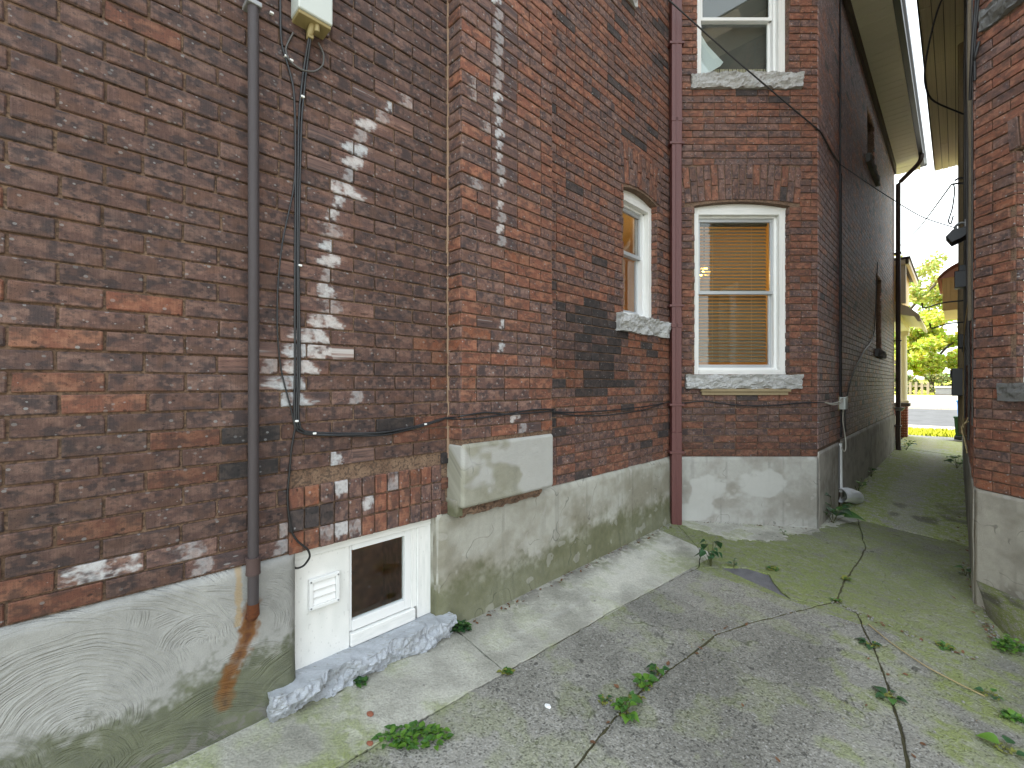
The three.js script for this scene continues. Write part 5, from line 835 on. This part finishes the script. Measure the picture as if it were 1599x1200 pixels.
// ================================================================== things on the right house
{
  const mk = (label, L, d, r, y0, y1, mat, name = 'cable', cat = 'cable', group) => { const q = rng(Math.round(L * 100)), pts = []; for (let i = 0; i <= 10; i++) pts.push(FR1.p(-L + (q() - 0.5) * 0.04, mix(y0, y1, i / 10), d + (q() - 0.5) * 0.008)); return tubeThing(name, label, cat, [pts], r, mat, group); };
  const wires = 'black cables running up the right passage wall';
  mk('grey conduit up the right passage wall, nearest to its corner', 4.95, 0.022, 0.016, 1.9, 6.25, M.greyWood, 'conduit', 'conduit');
  mk('black cable running up the right passage wall', 4.78, 0.016, 0.006, 1.1, 6.25, M.cableGrey, 'cable', 'cable', wires);
  for (const [L, d, r, y0] of [[5.3, 0.02, 0.008, 2.4], [5.8, 0.022, 0.009, 0.9], [6.5, 0.024, 0.010, 1.6], [7.6, 0.03, 0.012, 1.0]]) mk('black cable running up the right passage wall', L, d, r, y0, 6.25, M.cableGrey, 'cable', 'cable', wires);
  mk('brown wooden batten standing up the right passage wall', 8.9, 0.04, 0.05, 0.7, 6.2, M.rawWood, 'batten', 'batten');
  tubeThing('cable', 'black cable looping out beside the timber eaves of the right house', 'cable', [[FR1.p(-5.1, 4.9, 0.03), FR1.p(-5.5, 4.75, 0.22), FR1.p(-5.9, 4.45, 0.32), FR1.p(-6.2, 4.3, 0.28), FR1.p(-6.6, 4.22, 0.05)]], 0.008, M.black);
  tubeThing('cable', 'tangled black cables gathered high at the corner of the right house', 'cable', [[FR2.p(0.01, 3.6, 0.02), FR2.p(0.03, 3.9, 0.04), FR2.p(0.08, 4.2, 0.06), FR2.p(0.14, 4.6, 0.07)], [FR1.p(-4.7, 3.5, 0.03), FR2.p(0.02, 3.8, 0.05), FR2.p(0.06, 4.3, 0.05), FR2.p(0.07, 4.7, 0.05)], [FR1.p(-4.7, 3.7, 0.02), FR2.p(0.03, 3.75, 0.04), FR2.p(0.05, 3.85, 0.03)]], 0.009, M.black);
  tubeThing('cable', 'frayed pale cable hanging in a bend on the right passage wall', 'cable', [[FR1.p(-5.2, 2.1, 0.03), FR1.p(-5.6, 1.9, 0.05), FR1.p(-6.4, 1.7, 0.05), FR1.p(-6.7, 1.4, 0.05), FR1.p(-6.8, 0.9, 0.05)], [FR1.p(-5.3, 1.1, 0.03), FR1.p(-5.25, 1.05, 0.07), FR1.p(-5.2, 0.93, 0.05), FR1.p(-5.15, 0.85, 0.04)], [FR1.p(-5.5, 1.12, 0.03), FR1.p(-5.4, 1.0, 0.07), FR1.p(-5.3, 0.98, 0.04)]], 0.0045, M.straw);
  const t = thing('floodlight', 'dark hooded floodlight on the right house wall over the passage', 'floodlight', [0.098, 3.05, -7.1]);
  const s = new THREE.Shape(); [[0, 0.04], [-0.12, 0.03], [-0.17, -0.03], [-0.13, -0.10], [-0.06, -0.07], [0, -0.03]].forEach((p, i) => i ? s.lineTo(...p) : s.moveTo(...p));
  const g = new THREE.ExtrudeGeometry(s, { depth: 0.2, bevelEnabled: true, bevelSize: 0.008, bevelThickness: 0.008, bevelSegments: 2 }); g.translate(0.09, 3.1, -7.2); put('hood', g, M.darkMetal, t);
  put('arm', [tubeG([new THREE.Vector3(0.098, 3.2, -7.1), new THREE.Vector3(0.03, 3.22, -7.1), new THREE.Vector3(-0.01, 3.19, -7.1), new THREE.Vector3(-0.01, 3.13, -7.1)], 0.014, 8), box(0.06, 0.10, 3.12, 3.24, -7.16, -7.04, 0.004)], M.greyMetal, t);
  for (const [y, L, reach, lab] of [[2.48, 8.5, 0.44, 'thin black iron hook bracket on the right wall, upper of two'], [2.19, 8.5, 0.36, 'thin black iron hook bracket on the right wall, lower of two']]) tag(put('wall_hook', tubeG([FR1.p(-L, y + 0.05, -0.01), FR1.p(-L, y + 0.045, reach * 0.5), FR1.p(-L, y, reach - 0.04), FR1.p(-L, y, reach - 0.005), FR1.p(-L, y + 0.02, reach), FR1.p(-L, y + 0.07, reach + 0.005)], 0.009, 8, 40), M.black), lab, 'bracket');
  tag(put('meter_box', [fbox(FR1, -8.75, -8.45, 1.25, 1.62, 0.0, 0.15, 0.01), fbox(FR1, -8.70, -8.50, 1.50, 1.60, 0.15, 0.165, 0.004)], M.darkMetal), 'dark grey meter box on the right passage wall at eye height', 'meter box');
  tag(put('switch_box', [fbox(FR1, -7.6, -7.45, 2.55, 2.75, 0.0, 0.12, 0.008), fbox(FR1, -7.56, -7.49, 2.75, 2.82, 0.02, 0.08, 0.004)], M.darkMetal), 'small dark switch box on the right wall above the hook brackets', 'switch box');
  tag(put('switch_box', [fbox(FR1, -7.0, -6.85, 1.80, 1.95, 0.0, 0.09, 0.008), fbox(FR1, -6.95, -6.9, 1.76, 1.80, 0.02, 0.06, 0.004)], M.black), 'little black box on the right wall below the hook brackets', 'switch box');
  const b = thing('wire_bracket', 'black wire anchor on the right wall above the floodlight', 'bracket', [0.05, 4.0, -8.3]);
  put('arm', [tubeG([FR1.p(-8.3, 4.08, 0), FR1.p(-8.3, 4.12, 0.07), FR1.p(-8.3, 4.10, 0.12)], 0.012), tubeG([FR1.p(-8.3, 4.02, 0), FR1.p(-8.3, 4.05, 0.07), FR1.p(-8.3, 4.06, 0.15)], 0.012)], M.black, b);
  tubeThing('cable', 'service wire rising over the passage from the right wall into the sky', 'cable', [[new THREE.Vector3(-0.05, 4.06, -8.3), new THREE.Vector3(-0.6, 4.75, -13), new THREE.Vector3(-1.45, 5.95, -19.8), new THREE.Vector3(-3, 8, -32)]], 0.009, M.black);
  tubeThing('cable', 'short black lead drooping from the wire anchor to the floodlight', 'cable', [[new THREE.Vector3(-0.03, 4.05, -8.3), new THREE.Vector3(-0.02, 3.9, -8.1), new THREE.Vector3(-0.04, 3.6, -7.8), new THREE.Vector3(-0.07, 3.35, -7.4), new THREE.Vector3(-0.05, 3.28, -7.3), new THREE.Vector3(-0.03, 3.34, -7.2)]], 0.007, M.black);
}

// ================================================================== plants
function leafG(len, wid, curl, q) {          // an ovate leaf along +z from the origin, folded along its midrib
  const n = 6, pos = [], idx = [], uv = [];
  for (let i = 0; i <= n; i++) { const t = i / n, w = wid * Math.sin(Math.PI * Math.pow(t, 0.75)) * (1 - 0.15 * t) + 0.0006, y = -curl * t * t * len, z = t * len; pos.push(-w, y + w * 0.35, z, 0, y, z, w, y + w * 0.35, z); uv.push(0, t, 0.5, t, 1, t); }
  for (let i = 0; i < n; i++) { const a = i * 3; idx.push(a, a + 3, a + 1, a + 1, a + 3, a + 4, a + 1, a + 4, a + 2, a + 2, a + 4, a + 5); }
  const g = new THREE.BufferGeometry(); g.setAttribute('position', new THREE.Float32BufferAttribute(pos, 3)); g.setAttribute('uv', new THREE.Float32BufferAttribute(uv, 2)); g.setIndex(idx); g.computeVertexNormals(); return g;
}
const ROSETTE = [leafG(0.05, 0.025, 0.35), leafG(0.06, 0.031, 0.5), leafG(0.04, 0.020, 0.2)];
function weed(label, x, L, n, size, rise, mat, seed, o = {}) {
  if (o.flat) size *= 0.84;
  const q = rng(seed), y0 = gy(x) + (o.dy || 0), t = thing('weed', label, 'weed', [x, y0, -L]), st = [];
  for (let i = 0; i < n; i++) {
    const an = i * 2.4 + q() * 0.8, r = (o.spread || 0.03) * (0.3 + q()), h = rise * (0.25 + 0.9 * q()), b = new THREE.Vector3(x + Math.cos(an) * r * 0.5, y0 + h, -L + Math.sin(an) * r * 0.5), tip = b.clone();
    const m = new THREE.Mesh(ROSETTE[i % 3], mat[i % mat.length]); m.name = 'leaf'; m.position.set(b.x - x, b.y - y0, b.z + L); m.rotation.set(-0.25 - 0.4 * q() + (o.flat ? 0.15 : 0) + (o.up || 0), Math.PI / 2 - an + (q() - 0.5) * 0.6, (q() - 0.5) * 0.5, 'YXZ'); const s = size * (0.7 + 0.6 * q()); m.scale.set(s, s, s); m.castShadow = m.receiveShadow = true; t.add(m);
    st.push(tubeG([new THREE.Vector3(x, y0 - 0.01, -L), new THREE.Vector3(mix(x, b.x, 0.5), y0 + h * 0.6, mix(-L, b.z, 0.5)), b], 0.0016, 5, 6));
  }
  if (o.flat) { const gs = []; for (let i = 0; i < 22; i++) { const an = q() * 6.28, r = 0.035 * Math.sqrt(q()), g = leafG(0.010 + q() * 0.008, 0.005, 0.2); g.rotateX(-q() * 0.9); g.rotateY(q() * 6.3); g.translate(x + Math.cos(an) * r, y0 + 0.002 + 0.006 * q(), -L + Math.sin(an) * r); gs.push(g); } tag(put('foliage', gs, M.mossLeaf, t), null, null, null, 'stuff'); }
  put('stem', st, M.stem, t); return t;
}
function clump(label, x, L, n, rad, h, mats, seed, o = {}) {     // a low mat of many small leaves
  const q = rng(seed), y0 = gy(x) + (o.dy || 0), t = thing('weed', label, 'weed', [x, y0, -L]), gs = [[], []];
  for (let i = 0; i < n; i++) { const an = q() * 6.283, r = Math.sqrt(q()) * rad, g = leafG(0.020 + q() * 0.014, 0.009 + q() * 0.004, 0.3), k = i % mats.length; g.rotateX(-0.15 - q() * 0.6); g.rotateY(q() * 6.3); g.translate(x + Math.cos(an) * r * (o.long || 1) * c45 + Math.sin(an) * r * c45 * 0.6, y0 + h * (0.15 + 0.85 * q()) * (1 - 0.7 * r / rad), -L - Math.cos(an) * r * (o.long || 1) * c45 + Math.sin(an) * r * 0.6); gs[k].push(g); }
  mats.forEach((m, k) => tag(put('foliage', gs[k], m, t), null, null, null, 'stuff')); return t;
}
weed('tall round-leaved weed growing where the pale strip meets the mossy slab', -1.40, 3.66, 16, 1.15, 0.17, [M.leafDeep], 1, { spread: 0.11, up: 0.75 });
weed('tiny thin weed beside the dark sunken patch', -1.27, 3.80, 5, 0.5, 0.07, [M.leafDeep], 2, { spread: 0.03 });
weed('small two-leaved weed, farthest along the long slab crack', -1.088, 2.15, 7, 0.95, 0.04, [M.leafMid, M.leafDeep], 3, { spread: 0.045, flat: 1 });
weed('bright green weed in the middle of the long slab crack', -1.082, 2.0, 12, 0.82, 0.04, [M.leafMid, M.leafLime], 4, { spread: 0.045, flat: 1 });
weed('largest bright green weed cluster on the long slab crack', -1.06, 1.79, 18, 0.85, 0.045, [M.leafMid, M.leafLime], 5, { spread: 0.065, flat: 1 });
weed('little olive weed just left of the slab crack cluster', -1.165, 1.78, 4, 0.55, 0.015, [M.leafDeep, M.leafMid], 6, { spread: 0.03, flat: 1 });
weed('flat dark weed at the top of the right hand crack', -0.355, 3.37, 5, 0.95, 0.012, [M.leafDeep], 7, { spread: 0.05, flat: 1 });
weed('flat dark weed low on the right hand crack where it widens', -0.236, 2.89, 7, 0.92, 0.015, [M.leafDeep, M.leafMid], 8, { spread: 0.05, flat: 1 });
weed('large dark heart-shaped leaves at the bottom right edge of the paving', 0.145, 2.87, 3, 1.05, 0.03, [M.leafDeep, M.leafLime], 9, { spread: 0.06, flat: 1 });
weed('small weed sprig right of the crack near the picture edge', 0.12, 3.32, 4, 0.7, 0.02, [M.leafMid, M.leafDeep], 24, { spread: 0.04, flat: 1 });
weed('leafy green plant at the foot of the bay corner', -0.945, 5.86, 15, 2.3, 0.24, [M.leafMid, M.leafDeep], 10, { spread: 0.16 });
weed('small green plant by the passage wall beyond the foil duct', -0.975, 7.80, 9, 1.7, 0.16, [M.leafMid, M.leafLime], 11, { spread: 0.12 });
weed('small green plant farther along the passage wall', -0.98, 9.17, 9, 1.7, 0.14, [M.leafMid, M.leafLime], 12, { spread: 0.12 });
weed('tiny sprout on the crack below the bay wall', -1.20, 4.97, 4, 0.6, 0.04, [M.leafMid], 13, { spread: 0.03 });
weed('bright weed at the far end of the passage by the downspout', -0.82, 13.6, 14, 2.2, 0.2, [M.leafLime, M.leafMid], 14, { spread: 0.25 });
weed('bright weed at the far end of the passage by the right wall', 0.0, 11.8, 12, 2.0, 0.2, [M.leafLime, M.leafMid], 15, { spread: 0.2 });
weed('dark weed in the gap by the right house corner', 0.05, 5.25, 7, 0.9, 0.05, [M.leafDeep, M.leafMid], 16, { spread: 0.06 });
clump('bushy little green plant at the right end of the stone sill', -2.015, 1.60, 90, 0.05, 0.06, [M.leafMid, M.leafDeep], 17);
clump('low bright green mat of weeds on the strip edge at the bottom', -1.575, 1.0, 160, 0.085, 0.035, [M.leafMid, M.leafLime], 18, { long: 1.7 });
clump('tuft of tiny weeds under the front edge of the stone sill', -2.0, 0.98, 26, 0.025, 0.02, [M.leafMid, M.leafDeep], 19);
clump('lime green weed clump at the foot of the right cement skirt', 0.22, 3.99, 110, 0.075, 0.10, [M.leafLime, M.leafMid], 20);
clump('small lime green weed at the right edge of the paving', 0.19, 3.18, 40, 0.04, 0.03, [M.leafLime, M.leafMid], 21);

for (const [i, [x, L, n, r, h, lab]] of [[-1.07, 1.90, 24, 0.03, 0.02, 'moss tuft in the slab crack between two green weeds'], [-0.62, 4.3, 30, 0.03, 0.012, 'moss tuft in the upright crack past the slab corner'], [-0.60, 3.83, 22, 0.025, 0.012, 'yellowish moss tuft where the three slab cracks meet'], [-1.05, 4.02, 40, 0.05, 0.02, 'moss tuft on the rim of the dark sunken patch'], [-0.05, 3.70, 34, 0.04, 0.02, 'moss tuft in the crack near the cement skirt'], [-1.6, 1.56, 20, 0.025, 0.012, 'moss tuft at the joint of the pale strip slabs']].entries()) clump(lab, x, L, n, r, h, [M.mossLeaf, M.leafMid], 40 + i);
// litter: dry leaf scraps, crumbs and pebbles in the joints and along the walls
{
  const q = rng(88), gl = leafG(0.03, 0.009, -0.3), pl = new THREE.IcosahedronGeometry(0.006, 0);
  const spots = []; const line = (l, n, w) => { for (let i = 0; i < n; i++) { const k = Math.floor(q() * (l.length - 1)), t = q(); spots.push([mix(l[k][0], l[k + 1][0], t) + (q() - 0.5) * w, mix(l[k][1], l[k + 1][1], t) + (q() - 0.5) * w]); } };
  line([[-2.04, 1.7], [-2.04, 4.3]], 260, 0.09); line([[-2.02, 4.5], [-1.0, 5.5]], 60, 0.08); line([[0.05, 5.7], [0.13, 4.3], [0.2, 4.0]], 150, 0.06); line(crackR, 60, 0.05); line(crackMain, 50, 0.05); line([[-0.98, 5.8], [-0.98, 13]], 120, 0.08); line([[0.05, 6], [0.05, 13]], 120, 0.1); line([[-2.0, 0.6], [-0.2, 4.5]], 40, 1.6); line([[-1, 1.5], [0.2, 3.6]], 40, 0.9);
  const mk = (name, g, mat, sel, label, sc) => { const m = new THREE.InstancedMesh(g, mat, sel.length), o = new THREE.Object3D(); m.name = name; sel.forEach(([x, L], i) => { o.position.set(x, gy(x) + 0.004, -L); o.rotation.set((q() - 0.5) * 0.5, q() * 6.3, (q() - 0.5) * 0.6); const s = sc * (0.5 + q()); o.scale.set(s, s * (0.6 + 0.5 * q()), s); o.updateMatrix(); m.setMatrixAt(i, o.matrix); }); m.castShadow = m.receiveShadow = true; tag(m, label, 'litter', null, 'stuff'); scene.add(m); };
  mk('leaf_litter', gl, M.dryLeaf, spots.filter((_, i) => i % 3 === 0), 'dry brown leaf scraps along the wall feet and cracks', 0.7);
  mk('gravel', pl, std({ map: stoneMap, color: col(0.6, 0.58, 0.54), roughness: 0.95 }), spots.filter((_, i) => i % 3 !== 0), 'small stone crumbs along the wall feet and cracks', 0.9);
  const chip = (x, L, s, lab, mat = M.terracotta) => { const g = new THREE.IcosahedronGeometry(s, 1), p = g.attributes.position; for (let i = 0; i < p.count; i++) { const k = 0.75 + 0.5 * vn(p.getX(i) * 90 + x * 50, p.getZ(i) * 90 + p.getY(i) * 70); p.setXYZ(i, p.getX(i) * k * 1.3, p.getY(i) * k * 0.4, p.getZ(i) * k); } g.computeVertexNormals(); g.translate(x, gy(x) + s * 0.25, -L); tag(put('brick_chip', g, mat), lab, 'brick chip'); };
  chip(-1.80, 0.93, 0.013, 'orange brick chip on the pale strip below the sill'); chip(-1.665, 0.86, 0.013, 'orange brick chip on the mossy part of the strip'); chip(-1.50, 0.83, 0.016, 'orange brick chip at the bottom edge of the paving');
  chip(-1.32, 1.55, 0.013, 'white chip of plaster lying on the grey slab', M.vinyl);
  tag(put('dry_twig', tubeG([[-0.40, 3.62], [-0.27, 3.47], [-0.12, 3.35], [0.0, 3.30], [0.10, 3.27]].map(([x, L]) => new THREE.Vector3(x, gy(x) + 0.012, -L)), 0.0035, 5, 30), M.straw), 'long dry straw stalk lying beside the right hand crack', 'twig');
}

// ================================================================== beyond the street
function treeCrown(name, mat, n, size, seed, clusters) {
  const q = rng(seed), g = leafG(size, size * 0.42, 0.3), m = new THREE.InstancedMesh(g, mat, n), o = new THREE.Object3D(); m.name = name;
  const cl = clusters(q); for (let i = 0; i < n; i++) { const [cx, cy, cz, r, fl] = cl[Math.floor(q() * cl.length)]; let x, y, z; do { x = q() * 2 - 1; y = q() * 2 - 1; z = q() * 2 - 1; } while (x * x + y * y + z * z > 1); o.position.set(cx + x * r, cy + y * r * (fl || 0.7), cz + z * r); o.rotation.set(q() * 6.3, q() * 6.3, q() * 6.3); const s = 0.6 + 0.9 * q(); o.scale.set(s, s, s); o.updateMatrix(); m.setMatrixAt(i, o.matrix); m.setColorAt(i, new THREE.Color(0.7 + 0.5 * q(), 0.75 + 0.45 * q(), 0.7)); }
  m.castShadow = m.receiveShadow = true; m.userData.kind = 'stuff'; return m;
}
{
  const t = thing('maple_tree', 'bright yellow green maple across the street, at the end of the passage', 'tree', [-1.5, 0.7, -51]);
  put('trunk', [new THREE.CylinderGeometry(0.13, 0.22, 2.6, 10).translate(-1.5, 1.9, -51), tubeG([new THREE.Vector3(-1.5, 3.0, -51), new THREE.Vector3(-0.6, 4.4, -51), new THREE.Vector3(0.6, 5.6, -51.5)], 0.08), tubeG([new THREE.Vector3(-1.5, 3.0, -51), new THREE.Vector3(-2.5, 4.4, -50.6), new THREE.Vector3(-3.6, 5.5, -50)], 0.08), tubeG([new THREE.Vector3(-1.5, 3.0, -51), new THREE.Vector3(-1.6, 5, -51), new THREE.Vector3(-1.4, 6.6, -51)], 0.09)], M.bark, t);
  const c = treeCrown('crown', M.leafBright, 15000, 0.24, 5, (q) => { const l = []; for (let i = 0; i < 60; i++) { const a = q() * 6.283, e = q() * 2 - 1, r = 3.6 * Math.cbrt(q()); l.push([Math.cos(a) * Math.sqrt(1 - e * e) * r, 4.2 + e * r * 0.72, Math.sin(a) * Math.sqrt(1 - e * e) * r, sr(q, 0.5, 1.0), 0.55]); } return l; }); t.add(c);
}
{
  const t = thing('willow_tree', 'tall wispy pale green tree rising behind the maple', 'tree', [-5.5, 1.4, -75]);
  put('trunk', [new THREE.CylinderGeometry(0.25, 0.45, 8, 10).translate(-5.5, 5.2, -75), tubeG([new THREE.Vector3(-5.5, 8, -75), new THREE.Vector3(-4, 11, -75), new THREE.Vector3(-1.5, 14, -75)], 0.14), tubeG([new THREE.Vector3(-5.5, 8, -75), new THREE.Vector3(-6.5, 13, -75), new THREE.Vector3(-7, 17, -75)], 0.16), tubeG([new THREE.Vector3(-5.5, 7, -75), new THREE.Vector3(-3, 8.6, -74.5), new THREE.Vector3(0.5, 10.5, -74)], 0.12)], M.bark, t);
  const c = treeCrown('crown', M.leafPale, 9000, 0.32, 9, (q) => { const l = []; for (let i = 0; i < 75; i++) { const a = q() * 6.283, e = q() * 2 - 1, r = 6.6 * Math.cbrt(q()); l.push([0.8 + Math.cos(a) * Math.sqrt(1 - e * e) * r, 9.8 + e * r * 0.95, Math.sin(a) * Math.sqrt(1 - e * e) * r, sr(q, 0.5, 1.1), 0.9]); } return l; }); t.add(c);
}
{
  const t = thing('hedge', 'dark shrubby hedge along the far side of the street', 'hedge', [-4, 0.55, -48]);
  const c = treeCrown('foliage', M.leafHedge, 7000, 0.16, 14, (q) => { const l = []; for (let i = 0; i < 60; i++) l.push([sr(q, -6, 7), sr(q, 0.2, 1.5), sr(q, -0.6, 0.5), sr(q, 0.3, 0.6), 0.8]); return l; }); t.add(c);
  const st = []; const q = rng(2); for (let i = 0; i < 14; i++) { const x = -10 + i; st.push(tubeG([new THREE.Vector3(x, 0.5, -48), new THREE.Vector3(x + 0.2, 1.6, -48)], 0.03, 5, 4)); } put('stem', st, M.bark, t);
}
{
  const t = thing('garden_wall', 'low grey garden wall with pale coping across the street', 'wall', [-0.3, 0.45, -46.4]);
  put('wall', box(-1.15, 0.55, 0.45, 1.10, -46.7, -46.35), M.asphaltPale, t); put('coping', box(-1.2, 0.6, 1.10, 1.26, -46.75, -46.3, 0.02), M.paving, t); put('kerb', box(-1.2, 0.6, 0.45, 0.62, -46.36, -46.25, 0.01), M.brownWood, t);
}
{
  const t = thing('picket_fence', 'dark timber fence half hidden by the hedge, left of the garden wall', 'fence', [-3.6, 0.5, -47]);
  for (let i = 0; i < 12; i++) put('picket', box(-5.4 + i * 0.34, -5.4 + i * 0.34 + 0.16, 0.5, 1.55, -47.04, -47, 0.01), M.greyWood, t);
  put('rail', box(-5.5, -1.3, 1.2, 1.3, -47.08, -47.04), M.greyWood, t);
}
{
  const bin = (label, mat, x, L, s) => { const t = thing('wheelie_bin', label, 'bin', [x, -0.17, -L]); const g = new THREE.BoxGeometry(0.5 * s, 0.9 * s, 0.55 * s), p = g.attributes.position; for (let i = 0; i < p.count; i++) if (p.getY(i) < 0) p.setXYZ(i, p.getX(i) * 0.8, p.getY(i), p.getZ(i) * 0.8); g.computeVertexNormals(); g.translate(x, -0.1 + 0.45 * s, -L); put('body', g, mat, t); put('lid', box(x - 0.28 * s, x + 0.28 * s, -0.1 + 0.9 * s, -0.1 + 0.98 * s, -L - 0.3 * s, -L + 0.3 * s, 0.02), mat, t); put('wheel', [new THREE.CylinderGeometry(0.09 * s, 0.09 * s, 0.5 * s, 14).rotateZ(Math.PI / 2).translate(x, -0.08, -L + 0.28 * s)], M.black, t); };
  bin('dark green bin by the right house, at the lawn edge', M.binGreen, 0.10, 17.6, 0.62);
  bin('small blue bin past the corner of the right house', M.binBlue, 0.22, 24.6, 0.9);
}
scene.traverse((o) => { if (o.isMesh) { o.castShadow = true; o.receiveShadow = true; } });
renderer.render(scene, camera);
